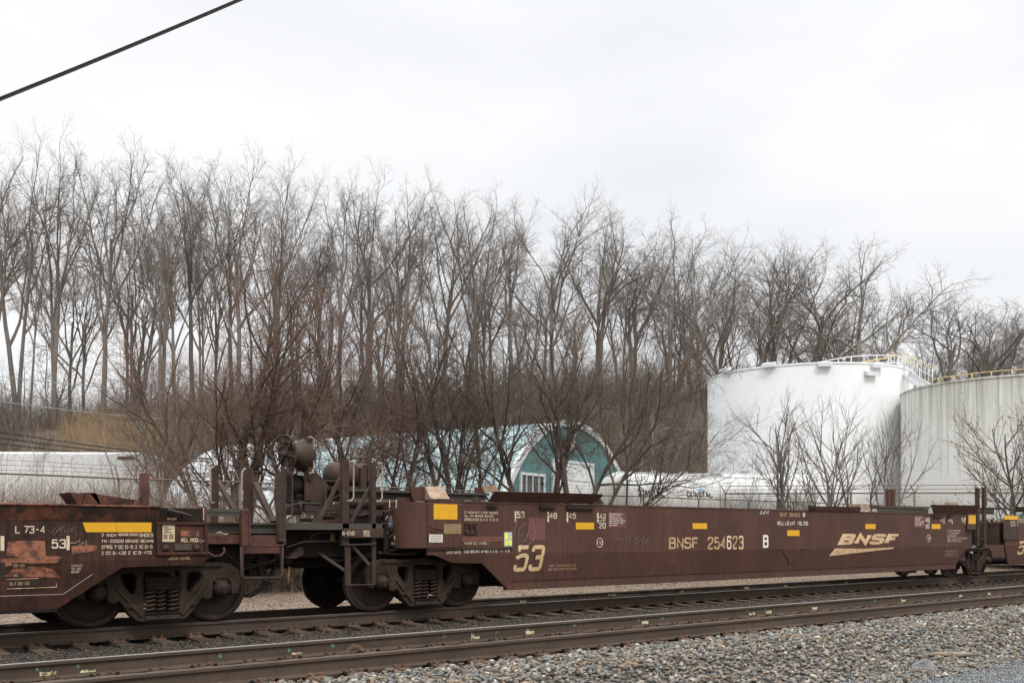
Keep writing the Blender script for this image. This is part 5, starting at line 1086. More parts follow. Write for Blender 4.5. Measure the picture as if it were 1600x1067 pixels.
# stair from tank one down to tank two
s0 = PD(1402, 577, 59.5); s1 = PD(1447, 604, 56.0)
st = thing('metal_stair', tuple(s0), 'white metal stair with yellow handrail descending from the clean tank to the streaked tank', 'stair')
sv = (s1 - s0); side = Vector((0, 0, 1)).cross(sv).normalized() * .38
for s in (-1, 1):
    mb = MB(); mb.bar(s0 + side * s, s1 + side * s, .05, .2, up=(0, 0, 1)); mb.build('stringer', M['white_metal'], st)
    mb = MB()
    for hh, mm in ((.55, 0),): mb.tube([s0 + side * s + Vector((0, 0, hh)), s1 + side * s + Vector((0, 0, hh))], .025, 6)
    for k in range(9): q = s0.lerp(s1, k / 8) + side * s; mb.tube([q, q + Vector((0, 0, 1.0))], .025, 6)
    mb.build('baluster_rail', M['white_metal'], st)
    mb = MB(); mb.tube([s0 + side * s + Vector((0, 0, 1.02)), s1 + side * s + Vector((0, 0, 1.02))], .035, 6); mb.build('handrail', M['safety_yellow'], st)
mb = MB()
for k in range(1, 14): q = s0.lerp(s1, k / 14); mb.bar(q - side, q + side, .2, .04, up=(0, 0, 1))
mb.build('step', M['white_metal'], st)
rim_rail(t2, 5.7, H2, aF - 1.3, aF + .15 , M['safety_yellow'], h=.26, posts=9, mids=(), name='safety_rail')

# ------------------------------------------------------------------ arched steel building
beta = R(33)
def quonset():
    # local frame: +x runs back along the roof, y across the front, z up
    lat0, dep0 = 3.05, 50.0; x, y = LD(lat0, dep0); z0 = -.05
    ax = (-RT * math.cos(beta) + FW * math.sin(beta)).normalized(); rz = math.atan2(ax.y, ax.x)
    t = thing('arched_building', (x, y, z0), 'long arched metal building with faded teal roof and teal front wall', 'building', rz=rz)
    Rr = 6.9; Hh = 6.95; Ln = 24.0; n = 40
    arc = [(Rr * math.cos(math.pi * k / n), Hh * math.sin(math.pi * k / n)) for k in range(n + 1)]
    mb = MB(); m = 30; vs = []
    for i in range(m + 1): vs += [(Ln * i / m, a, b) for a, b in arc]
    fs = [(i * (n + 1) + k, i * (n + 1) + k + 1, (i + 1) * (n + 1) + k + 1, (i + 1) * (n + 1) + k) for i in range(m) for k in range(n)]
    mb.add(vs, fs, True); mb.build('roof', M['quonset_roof'], t, root='local')
    mb = MB(); pl = [(a * .985, b * .985) for a, b in arc]; vs = [(.12, a, b) for a, b in pl] + [(.02, a, b) for a, b in pl]; N_ = n + 1
    mb.add(vs, [tuple(range(N_))[::-1], tuple(range(N_, 2 * N_))]); fw = mb.build('front_wall', M['teal_siding'], t, root='local')
    mb = MB(); mb.add([(Ln - .05, a, b) for a, b in pl], [tuple(range(N_))]); mb.build('back_wall', M['white_trim'], t, root='local')
    mb = MB(); vs = []
    for k in range(n + 1):
        a, b = arc[k]; 
        for q, xx in ((1.012, -.10), (1.012, .14), (.968, .14), (.968, -.10)): vs.append((xx, a * q, b * q))
    fs = [(k * 4 + j, k * 4 + (j + 1) % 4, (k + 1) * 4 + (j + 1) % 4, (k + 1) * 4 + j) for k in range(n) for j in range(4)]
    mb.add(vs, fs); mb.build('trim', M['white_trim'], t, root='local')
    def opening(y0, y1, z0_, z1, kind):
        mb = MB(); g = .12
        for q in ((y0, y0 + g, z0_, z1), (y1 - g, y1, z0_, z1), (y0 + g, y1 - g, z1 - g, z1), (y0 + g, y1 - g, z0_, z0_ + g)): mb.box(-.10, .0, q[0], q[1], q[2], q[3])
        o = mb.build(kind, M['white_trim'], t, root='local'); mb = MB()
        if kind == 'window':
            mb.box(-.03, .01, y0 + g, y1 - g, z0_ + g, z1 - g); mb.build('pane', M['glass'], o, root='local'); mb = MB()
            for f in (.25, .5, .75): yy = y0 + (y1 - y0) * f; mb.box(-.08, -.031, yy - .03, yy + .03, z0_ + g, z1 - g)
            mb.box(-.078, -.032, y0 + g, y1 - g, (z0_ + z1) / 2 - .03, (z0_ + z1) / 2 + .03); mb.build('muntin', M['white_trim'], o, root='local')
        else:
            mb.box(-.05, .0, y0 + g, y1 - g, z0_ + g, z1 - g); mb.build('door_panel', M['trailer_white'], o, root='local'); mb = MB()
            for f in (.2, .4, .6, .8): zz = z0_ + (z1 - z0_) * f; mb.box(-.062, -.049, y0 + g, y1 - g, zz - .015, zz + .015)
            mb.build('door_seam', M['galv'], o, root='local')
    # y runs from the far right side (negative) towards the viewer-left side? sign fixed below
    s = 1 if (Matrix.Rotation(rz, 3, 'Z') @ Vector((0, 1, 0))).dot(RT) < 0 else -1
    for (a, b, c, d, k) in ((5.0, 2.8, 2.3, 4.2, 'window'), (2.1, -2.1, .1, 5.0, 'door'), (.55, -.1, 5.45, 6.4, 'window')):
        y0, y1 = sorted((a * s, b * s)); opening(y0, y1, c, d, k)
    # side dormer windows along the roof facing the tracks
    for xs_, w_ in ((11.3, 2.4),):
        f = MB(); yy = Rr * .97 * s
        f.box(xs_ - w_ / 2, xs_ + w_ / 2, min(yy, yy - 1.8 * s), max(yy, yy - 1.8 * s), 2.0, 3.55); o = f.build('dormer', M['white_trim'], t, root='local')
        for k in (-1, 1):
            mb = MB(); mb.box(xs_ + k * .58 - .46, xs_ + k * .58 + .46, min(yy, yy + .03 * s), max(yy, yy + .03 * s), 2.2, 3.35); w1 = mb.build('window', M['glass'], o, root='local')
        mb = MB()
        for k in (-1, 1): mb.box(xs_ + k * .58 - .02, xs_ + k * .58 + .02, min(yy + .031 * s, yy + .05 * s), max(yy + .031 * s, yy + .05 * s), 2.2, 3.35); mb.box(xs_ + k * .58 - .46, xs_ + k * .58 + .46, min(yy + .032 * s, yy + .048 * s), max(yy + .032 * s, yy + .048 * s), 2.76, 2.80)
        mb.build('muntin', M['white_trim'], o, root='local')
        mb = MB(); y0, y1 = sorted((yy + .25 * s, yy - 1.9 * s)); mb.box(xs_ - w_ / 2 - .15, xs_ + w_ / 2 + .15, y0, y1, 3.551, 3.68); mb.build('dormer_roof', M['teal_siding'], o, root='local')
    mb = MB(); mb.lathe((-.06, 3.2 * s, 3.75), (-1, 0, 0), [(0, .1), (.12, .09), (.14, 0)], 10); mb.build('wall_lamp', M['grime'], t, root='local')
    for xx in (4.5, 8.2): mb = MB(); mb.lathe((xx, 0, Hh - .1), (0, 0, 1), [(0, .05), (.5, .05), (.5, .09), (.6, .07), (.62, 0)], 12); mb.build('roof_vent', M['galv'], t, root='local')
quonset()

# ------------------------------------------------------------------ trailers
def frame_to(lat0, dep0, lat1, dep1):
    a = Vector((*LD(lat0, dep0), 0)); b = Vector((*LD(lat1, dep1), 0)); d = b - a; return a, d.length, math.atan2(d.y, d.x)
def rounded(mb, x0, x1, w, z0, z1, r, n=5):
    pts = []
    for cx_, cz_, a0 in ((w - r, z1 - r, 0), (-w + r, z1 - r, 90), (-w + .03, z0 + .03, 180), (w - .03, z0 + .03, 270)):
        rr_ = r if a0 < 180 else .03
        for k in range(n + 1): a = R(a0 + 90 * k / n); pts.append((cx_ + rr_ * math.cos(a), cz_ + rr_ * math.sin(a)))
    m = len(pts); mb.add([(x0, a, b) for a, b in pts] + [(x1, a, b) for a, b in pts], [tuple(range(m)), tuple(range(2 * m - 1, m - 1, -1))] + [(i, (i + 1) % m, (i + 1) % m + m, i + m) for i in range(m)])
def wheels(t, xs_, w, mname='rubber', r=.5):
    for xx in xs_:
        for s in (-1, 1):
            mb = MB(); mb.lathe((xx, s * (w - .25), r), (0, s, 0), [(-.14, .2), (-.14, r - .06), (-.1, r), (.1, r), (.14, r - .06), (.14, .26)], 24); o = mb.build('wheel', M['rubber'], t, root='local')
            mb = MB(); mb.lathe((xx, s * (w - .25), r), (0, s, 0), [(-.1, .26), (.08, .26), (.04, .12), (.1, .1), (.1, 0)], 20); mb.build('rim', M['white_metal'], o, root='local')
def van_trailer():
    # rear corner near the viewer at lat -12.8, body running off to the left
    a, L_, rz = frame_to(-13.0, 36.0, -29, 35.0)
    t = thing('van_trailer', (a.x, a.y, GZ(a.x, a.y)), 'white box trailer parked behind the fence at the left edge', 'trailer', rz=rz)
    z0 = GZ(a.x, a.y); top = EYE + 36 * 123 / F - z0; L_ = 15.5
    loc_s = -1
    mb = MB(); rounded(mb, 0, L_, 1.3, 1.15, top, .10); 
    mb.build('body', M['trailer_white'], t, root='local')
    mb = MB()
    for k in range(1, 13):
        xx = k * L_ / 13; mb.box(xx - .03, xx + .03, -1.318, 1.318, 1.2, top - .12)
    mb.build('side_rib', M['trailer_white'], t, root='local')
    mb = MB(); mb.box(-.04, 0.06, -1.32, 1.32, top - .30, top - .02); mb.box(-.04, .06, -1.32, -1.18, 1.15, top - .301); mb.box(-.04, .06, 1.18, 1.32, 1.15, top - .301); mb.box(-.03, .0, -.03, .03, 1.2, top - .302); mb.build('door_frame', M['white_metal'], t, root='local')
    for s in (-1, 0, 1):
        mb = MB(); mb.box(-.07, -.041, s * .35 - .1, s * .35 + .1, top - .2, top - .14); mb.build('marker_light', M['red_steel'], t, root='local')
    for s in (-1, 1):
        mb = MB()
        mb.box(L_ * .0 + .2, .8, s * 1.322 - .004, s * 1.322 + .004, top - .25, top - .15); mb.build('marker_light', M['red_steel'], t, root='local')
    mb = MB(); mb.box(.3, L_ - .3, -.5, .5, .9, 1.15); mb.box(3.0, 3.2, -1.1, -.9, .1, 1.1); mb.build('chassis', M['grime'], t, root='local')
    wheels(t, (1.5, 2.8), 1.25)
van_trailer()
def tanker(lat0, dep0, lat1, dep1, rad, zc, label, words, logo):
    a, L_, rz = frame_to(lat0, dep0, lat1, dep1); z0 = GZ(a.x, a.y)
    t = thing('tanker_trailer', (a.x, a.y, z0), label, 'tanker trailer', rz=rz); c = zc - z0
    mb = MB(); prof = [(0, 0), (.03, rad * .45), (.12, rad * .78), (.28, rad * .95), (.45, rad), (L_ - .45, rad), (L_ - .28, rad * .95), (L_ - .12, rad * .78), (L_ - .03, rad * .45), (L_, 0)]
    mb.lathe((0, 0, c), (1, 0, 0), prof, 40); mb.build('tank', M['tanker_white'], t, root='local')
    for xx in (.5, L_ * .35, L_ * .68, L_ - .5): mb = MB(); mb.lathe((xx - .03, 0, c), (1, 0, 0), [(0, rad), (0, rad + .02), (.06, rad + .02), (.06, rad)], 40); mb.build('band', M['white_metal'], t, root='local')
    mb = MB(); mb.box(.6, L_ - .6, -.28, .28, c + rad - .08, c + rad + .05); mb.build('catwalk', M['white_metal'], t, root='local')
    for xx in (L_ * .25, L_ * .6): mb = MB(); mb.lathe((xx, 0, c + rad), (0, 0, 1), [(0, .25), (.13, .25), (.15, .2), (.16, 0)], 16); mb.build('manhole_cover', M['galv'], t, root='local')
    mb = MB(); mb.box(.4, L_ - .4, -.45, .45, .95, c - rad * .75); mb.box(L_ - 3, L_ - 2.8, -.9, -.7, .1, 1.2); mb.build('chassis', M['grime'], t, root='local')
    wheels(t, (1.4, 2.7), 1.2)
    sd_ = -1
    for (s, xx, hh, zz) in words:
        co, fq = stroke_text(s, 1.5); co = co.astype(float); k = hh / 8; vs = []
        for q in co:
            al = (zz + q[1] * k) / (rad + .02); vs.append((xx + q[0] * k * 1.15, -(rad + .015 + q[2] * .001) * math.cos(al), c + (rad + .015 + q[2] * .001) * math.sin(al)))
        me = bpy.data.meshes.new('lettering'); me.from_pydata(vs, [], fq); link('lettering', me, M['ink'], t, root='local')
    for (xx, zz, w_, h_) in logo:
        vs = []; pts = [(0, 0), (.25, .5), (.55, 1), (.75, .95), (.65, .55), (1, .1), (.6, .25), (.3, .0)]
        for p, q in pts: al = (zz + q * h_) / rad; vs.append((xx + p * w_, -(rad + .03) * math.cos(al), c + (rad + .03) * math.sin(al)))
        me = bpy.data.meshes.new('emblem'); me.from_pydata(vs, [], [tuple(range(8))]); link('emblem', me, M['ink_blue'], t, root='local')
    return t
# lat/depth of the ends: x = 984..1272 px
d_ = 45.0
tanker((950 - 800) / F * 40, 40.0, (1215 - 800) / F * 46, 46.0, 1.2, 2.58, 'white rounded tanker trailer, nearer of the two, its domed end beside the arched building', [('COASTAL', .5, .25, .24), ('COASTAL', 3.3, .25, .24)], [(1.2, .46, .6, .3), (3.9, .46, .6, .3)])
tanker((1010 - 800) / F * 46, 48.5, (1275 - 800) / F * 47, 47.0, 1.2, 2.95, 'long white tanker trailer parked behind the nearer one, in front of the tank', [], [])

# ------------------------------------------------------------------ green roofed shed at right, poles and lines
x, y = LD(22.5, 44.5)
t = thing('shed', (x, y, -.1), 'low shed with a dark green sloping roof in front of the streaked tank', 'shed', rz=A - R(90) + R(6))
mb = MB(); mb.box(0.3, 8, -3, 3, 0, 2.0); mb.build('wall', M['white_trim'], t, root='local')
mb = MB(); mb.add([(-1.2, -3.3, 1.1), (8.5, -3.3, 4.6), (8.5, 3.3, 4.6), (-1.2, 3.3, 1.1), (-1.2, -3.3, .98), (8.5, -3.3, 4.48), (8.5, 3.3, 4.48), (-1.2, 3.3, .98)], [(0, 1, 2, 3), (7, 6, 5, 4), (0, 4, 5, 1), (1, 5, 6, 2), (2, 6, 7, 3), (3, 7, 4, 0)]); mb.add([(-1.1, -3.2, .9), (8.4, -3.2, .9), (8.4, -3.2, 4.4), (-1.1, -3.2, 1.0)], [(0, 1, 2, 3)]); mb.build('roof', M['green_roof'], t, root='local')

def pole(u, vt, dep, label, r=.13, arm=False, name='utility_pole'):
    top = PD(u, vt, dep); z = GZ(top.x, top.y); t = thing(name, (top.x, top.y, z), label, 'pole')
    mb = MB(); mb.tube([(0, 0, 0), (0, 0, (top.z - z) * .5), (0, 0, top.z - z)], [r, r * .88, r * .75], 12); mb.build('pole', M['pole_wood'] if not arm else M['galv'], t, root='local')
    return t, top
pu, ptop = pole(1019, 636, 60, 'brown wooden utility pole between the arched building and the clean tank')
sl, stop = pole(352, 640, 46, 'slim grey lamp post with a small lit lamp behind the big thicket tree', r=.06, arm=True, name='lamp_post')
h_ = stop.z - sl.location.z
mb = MB(); d = -RT * .32; mb.tube([(0, 0, h_ - .02), (d.x * .5, d.y * .5, h_ + .12), (d.x, d.y, h_ + .15)], .03, 8); mb.build('arm', M['galv'], sl, root='local')
mb = MB(); mb.lathe((d.x, d.y, h_ + .20), (0, 0, -1), [(-.08, .03), (0, .12), (.06, .15), (.07, .13), (.02, .0)], 16); mb.build('lamp_head', M['galv'], sl, root='local')
mb = MB(); mb.lathe((d.x, d.y, h_ + .14), (0, 0, -1), [(0, .12), (.06, .10), (.10, .05), (.11, 0)], 16); mb.build('bulb', M['lamp_glow'], sl, root='local')

def wire(name, pts, r, m, label, cat='cable', sag=0, group=None):
    a, b = pts; mb = MB(); q = [a.lerp(b, k / 24) - Vector((0, 0, sag * 4 * (k / 24) * (1 - k / 24))) for k in range(25)]; mb.tube(q, r, 8)
    return tag(mb.build(name, M[m], None), label, cat, group)
a, b = PD(-160, 218, 12.5), PD(760, -175, 17.5)
cable = thing('overhead_cable', tuple(a), 'thick black twisted cable crossing the upper left corner of the sky', 'cable')
for ph in (0, math.pi):
    mb = MB(); q = []
    for k in range(241):
        f = k / 240; s = math.pi / 2 + ph; p = a.lerp(b, f); q.append(p + Vector((0, .012 * math.cos(s), .016 * math.sin(s) if ph else .016 * math.sin(s))) - Vector((0, 0, .10 * 4 * f * (1 - f))))
    mb.tube(q, .0135, 8); mb.build('strand', M['wire_black'], cable)
for i, (v0, v1, d0, d1, u1) in enumerate(((673, 716, 30, 48, 330), (684, 718, 30, 48, 330), (694, 721, 30, 48, 330))):
    wire('power_line', (PD(-60, v0 - 9, d0), PD(u1, v1, d1)), .028, 'wire_black', ('uppermost', 'middle', 'lowest')[i] + ' of the three black lines sloping behind the left box trailer', 'power line', .12, 'black lines above the left trailer')
wire('power_line', (PD(-60, 618, 50), PD(350, 660, 60)), .02, 'wire_grey', 'thin pale line across the brown hillside, lower of two', 'power line', .2)
wire('power_line', (PD(-60, 580, 50), PD(350, 616, 60)), .02, 'wire_grey', 'thin pale line across the brown hillside, upper of two', 'power line', .2)
wire('power_line', (PD(1019, 668, 60), PD(1140, 671, 75)), .022, 'wire_grey', 'pale line from the wooden pole towards the clean tank', 'power line', .05)
# litter near the far rail
x, y = on_ground(383, 940, -.4)
mb = MB(); mb.lathe((0, 0, 0), (1, .3, 0), [(0, .012), (.03, .014), (.05, .035), (.2, .036), (.22, .03), (.225, 0)], 12); o = mb.build('plastic_bottle', M['label_grey']); o.location = (P(383, 930, 17.2).x, 17.2, GZ(P(383, 930, 17.2).x, 17.2) + .05); tag(o, 'clear discarded bottle on the ground seen under the coupling', 'bottle')

# ================================================================== VEGETATION
def nrm(v): return v / (np.linalg.norm(v) + 1e-9)
class Tree:
    """polylines by class; 'lo' = trunk and limbs, 'hi' = twigs"""
    def __init__(s, seed): s.r = np.random.default_rng(seed); s.lo = []; s.hi = []
    def grow(s, p, d, Ln, rad, lev, spec):
        sp = spec[lev]; r = s.r; n = sp['seg']; pts = [p]; rr = [rad]; end = sp.get('end', .3)
        for i in range(n):
            d = nrm(d + r.normal(0, sp['wob'], 3) + np.array([0, 0, sp['up']])); p = p + d * Ln / n; pts.append(p); rr.append(rad * (1 - (1 - end) * (i + 1) / n))
        (s.lo if sp['lo'] else s.hi).append((pts, rr))
        if lev + 1 < len(spec):
            c = spec[lev + 1]; k = sp['kids']; k = int(k * r.uniform(.8, 1.2) + .5); az = r.uniform(0, 6.28)
            for j in range(k):
                t = sp['from'] + (1 - sp['from']) * (j + r.uniform(0, 1)) / k; t = min(t, .99); f = t * n; i = int(f); g = f - i
                q = pts[i] * (1 - g) + pts[i + 1] * g; dd = nrm(pts[i + 1] - pts[i]); az += 2.4 + r.uniform(-.6, .6)
                u = nrm(np.cross(dd, [0.3, .1, 1] if abs(dd[2]) < .9 else [1, 0, 0])); w = np.cross(dd, u)
                an = R(sp['ang']) * r.uniform(.65, 1.35); nd = nrm(dd * math.cos(an) + (u * math.cos(az) + w * math.sin(az)) * math.sin(an))
                l2 = Ln * sp['ratio'] * (1 - sp.get('fall', .45) * (t - sp['from']) / (1 - sp['from'] + 1e-6)) * r.uniform(.82, 1.14)
                r2 = min(rr[i] * sp.get('rr', .6), c.get('rmax', 9)); s.grow(q, nd, l2, r2, lev + 1, spec)
def tubes(pl, n):
    V = []; Fc = []; base = 0
    ca = np.cos(np.arange(n) * 2 * np.pi / n); sa = np.sin(np.arange(n) * 2 * np.pi / n)
    for pts, rr in pl:
        P_ = np.array(pts); D = np.gradient(P_, axis=0); D /= np.linalg.norm(D, axis=1)[:, None] + 1e-9
        ref = np.where(np.abs(D[:, 2:3]) < .9, [[0., 0., 1.]], [[1., 0., 0.]]); U = np.cross(D, ref); U /= np.linalg.norm(U, axis=1)[:, None] + 1e-9; W = np.cross(D, U)
        rr = np.array(rr)[:, None, None]
        V.append((P_[:, None, :] + rr * (U[:, None, :] * ca[None, :, None] + W[:, None, :] * sa[None, :, None])).reshape(-1, 3))
        m = len(P_); i = np.arange(m - 1)[:, None] * n; k = np.arange(n)[None, :]; k2 = (k + 1) % n
        Fc.append((np.stack([i + k, i + k2, i + n + k2, i + n + k], -1) + base).reshape(-1, 4)); base += m * n
    return np.concatenate(V), np.concatenate(Fc)
def tree_proto(seed, spec, stems, bark, twig, H, tname):
    """returns the two meshes, normalised so that the highest point is H"""
    t = Tree(seed)
    for (off, d, Ln, rad) in stems: t.grow(np.array(off, float), nrm(np.array(d, float)), Ln, rad, 0, spec)
    top = max(max(p[2] for p in pts) for pts, _ in t.hi + t.lo); k = H / top
    lo = [([p * k for p in pts], rr) for pts, rr in t.lo]; hi = [([p * k for p in pts], rr) for pts, rr in t.hi]
    V, Fc = tubes(lo, 6); a = fastmesh('trunk', V, Fc, 4, bark, smooth=True)
    V, Fc = tubes(hi, 3); b = fastmesh('crown', V, Fc, 4, twig)
    ma, mb_ = a.data, b.data; bpy.data.objects.remove(a); bpy.data.objects.remove(b); return ma, mb_
def tree(protos, i, x, y, H, Href, label, name, group=None, rz=0, z=None, sxy=None, cat='tree'):
    ma, mb_ = protos[i % len(protos)]; z = GZ(x, y) - .15 if z is None else z
    t = thing(name, (x, y, z), label, cat, group, rz=rz); k = H / Href; sx = k if sxy is None else sxy
    for nm, me in (('trunk', ma), ('crown', mb_)):
        o = bpy.data.objects.new(nm, me); COL.objects.link(o); o.parent = t; o.scale = (sx, sx, k)
    return t
# tall forest trees, 20 m
def forest_spec(low, n1, ang, lr=.95, tw=5):
    """a bole that dissolves into long ascending limbs with sprays of fine twigs"""
    return [dict(seg=10, wob=.04, up=.02, kids=n1, ang=ang, ratio=lr, fall=.30, rr=.64, lo=True, end=.42, **{'from': low}),
            dict(seg=10, wob=.13, up=.035, kids=9, ang=36, ratio=.36, fall=.45, rr=.6, lo=True, end=.16, rmax=.15, **{'from': .28}),
            dict(seg=6, wob=.20, up=.04, kids=7, ang=42, ratio=.50, fall=.3, rr=.6, lo=True, end=.3, rmax=.045, **{'from': .2}),
            dict(seg=4, wob=.24, up=.03, kids=tw, ang=44, ratio=.50, fall=.3, rr=.7, lo=False, end=.45, rmax=.021, **{'from': .15}),
            dict(seg=3, wob=.26, up=.0, kids=0, ang=40, ratio=.5, rr=.7, lo=False, end=.6, rmax=.0135, **{'from': .1})]
FP = []
for sdd in range(10):
    r = random.Random(100 + sdd); forks = 1 + (sdd % 3 == 1) + (sdd % 5 == 2)
    stems = [((r.uniform(-.15, .15) * (forks > 1), r.uniform(-.15, .15) * (forks > 1), 0), (r.uniform(-.08, .08) + .16 * (k - (forks - 1) / 2), r.uniform(-.12, .12), 1), r.uniform(9, 12.5), .27 - .05 * k) for k in range(forks)]
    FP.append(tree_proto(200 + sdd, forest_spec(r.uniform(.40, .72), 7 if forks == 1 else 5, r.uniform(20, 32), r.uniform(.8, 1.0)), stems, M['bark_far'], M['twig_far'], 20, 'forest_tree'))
# broad open crowned trees behind the tanks
BP = []
for sdd in range(4):
    r = random.Random(300 + sdd); sp = forest_spec(.35, 5, 38, 1.0, 5); sp[0]['wob'] = .08; sp[1]['wob'] = .17; sp[1]['kids'] = 9; sp[1]['up'] = .035; sp[1]['ratio'] = .42; sp[1]['ang'] = 44
    stems = [((.0, 0, 0), (r.uniform(-.15, .15) + .5 * (k - .5), r.uniform(-.2, .2), 1), 8, .34 - .04 * k) for k in range(2)]
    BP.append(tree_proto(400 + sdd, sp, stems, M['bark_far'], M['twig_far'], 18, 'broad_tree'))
# thin understory trees, 10 m
UP = []
for sdd in range(6):
    sp = [dict(seg=9, wob=.07, up=.03, kids=13, ang=40, ratio=.38, fall=.4, rr=.5, lo=True, end=.15, **{'from': .15}),
          dict(seg=5, wob=.17, up=.06, kids=7, ang=44, ratio=.5, fall=.3, rr=.6, lo=False, end=.3, rmax=.04, **{'from': .12}),
          dict(seg=4, wob=.22, up=.04, kids=5, ang=44, ratio=.55, rr=.7, lo=False, end=.4, rmax=.02, **{'from': .1}),
          dict(seg=3, wob=.24, up=.0, kids=0, ang=40, ratio=.5, rr=.7, lo=False, end=.5, rmax=.012, **{'from': .1})]
    r = random.Random(sdd); stems = [((r.uniform(-.2, .2), r.uniform(-.2, .2), 0), (r.uniform(-.3, .3), r.uniform(-.3, .3), 1), 9 - k, .10 - .015 * k) for k in range(1 + sdd % 3)]
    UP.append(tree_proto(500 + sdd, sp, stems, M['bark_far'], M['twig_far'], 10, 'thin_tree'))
rt = random.Random(77)
sky_trees = [(-35, 226, 90, 0), (28, 222, 88, 1), (84, 238, 92, 2), (160, 248, 90, 3), (252, 230, 89, 4), (300, 262, 93, 5), (368, 243, 90, 6), (432, 262, 91, 7), (520, 264, 90, 8), (572, 282, 94, 0), (628, 268, 90, 1), (690, 322, 95, 3),
             (742, 303, 90, 2), (800, 330, 94, 5), (865, 302, 90, 6), (936, 328, 91, 8), (990, 348, 94, 4), (1054, 333, 91, 7)]
where = ['leftmost, half cut off by the left edge', 'at the left edge, crown reaching highest there', 'with a slender crown, second tall one in from the left edge', 'standing apart, straight double trunk left of the golden grass', 'above the right end of the left trailer', 'lower one just right of the tall tree above the left trailer',
         'behind the big reddish thicket tree', 'above the brake wheel', 'above the air reservoir', 'shorter one right of the tree above the air reservoir', 'with a wide crown above the side window of the arched building', 'lower one before the notch in the treeline',
         'with dense twiggy top above the wide 53 on the car', 'lower one between the two tall ones over the arched front', 'directly above the arched teal front wall', 'above the right foot of the teal arch', 'lower one above the tanker domes', 'last tall one before the clean tank']
for (u, vt, dep, i), wl in zip(sky_trees, where):
    p = PD(u, vt - 36 + u * .022, dep); z = GZ(p.x, p.y) - .2
    tree(FP, i, p.x, p.y, p.z - z, 20, 'tall bare treeline tree ' + wl, 'forest_tree', 'tall bare trees along the ridge', rz=rt.uniform(0, 6.28), z=z, sxy=1.0)
for (u, vt, dep, i, sx, wl) in ((1140, 355, 84, 0, .95, 'behind the left rim of the clean tank'), (1228, 350, 84, 1, 1.0, 'tallest one above the middle of the clean tank'), (1316, 368, 82, 2, 1.1, 'leaning right above the tank railing'), (1380, 418, 86, 3, .62, 'rightmost above the clean tank, sloping down to the gap'), (1496, 438, 86, 1, .95, 'standing alone above the streaked tank'), (1572, 452, 88, 0, .85, 'at the right edge above the streaked tank')):
    p = PD(u, vt, dep); z = GZ(p.x, p.y) - .2
    tree(BP, i, p.x, p.y, p.z - z, 18, 'broad crooked bare tree ' + wl, 'broad_tree', 'broad bare trees above the tanks', rz=rt.uniform(0, 6.28), z=z, sxy=sx)
def topline(u):
    pts = [(-100, 240), (40, 225), (130, 290), (170, 255), (205, 285), (250, 238), (370, 250), (520, 270), (640, 272), (690, 335), (745, 310), (870, 308), (1060, 340), (1100, 390), (1230, 362), (1380, 430), (1440, 530), (1500, 445), (1700, 470)]
    for (a, b), (c, d) in zip(pts[:-1], pts[1:]):
        if a <= u <= c: return b + (d - b) * (u - a) / (c - a)
    return 450
for k in range(48):
    u = -90 + 1780 * (k + rt.uniform(0, 1)) / 48; dep = rt.uniform(93, 118); vt = topline(u) + rt.uniform(12, 100)
    p = PD(u, vt, dep); z = GZ(p.x, p.y) - .2
    tree(FP, rt.randrange(10), p.x, p.y, max(6, p.z - z), 20, 'bare tree in the wood behind the front row of the ridge', 'forest_tree', 'bare trees deep in the wood', rz=rt.uniform(0, 6.28), z=z, sxy=rt.uniform(.7, .95))
for k in range(84):
    u = -90 + 1780 * (k + rt.uniform(0, 1)) / 84; dep = rt.uniform(74, 99)
    if u > 1090: dep = rt.uniform(82, 100)
    x, y = LD((u - 800) / F * dep, dep); H = rt.uniform(6, 12)
    if 90 < u < 255 and dep < 90: continue
    tree(UP, rt.randrange(6), x, y, H, 10, 'thin bare understory tree on the brown hillside', 'thin_tree', 'thin bare trees on the hillside', rz=rt.uniform(0, 6.28))

for k in range(16):
    u = 600 + 505 * (k + rt.uniform(0, 1)) / 16; dep = rt.uniform(68, 80); x, y = LD((u - 800) / F * dep, dep)
    tree(UP, rt.randrange(6), x, y, rt.uniform(7, 12), 10, 'thin bare tree low on the slope right behind the arched building', 'thin_tree', 'thin bare trees at the foot of the slope', rz=rt.uniform(0, 6.28))
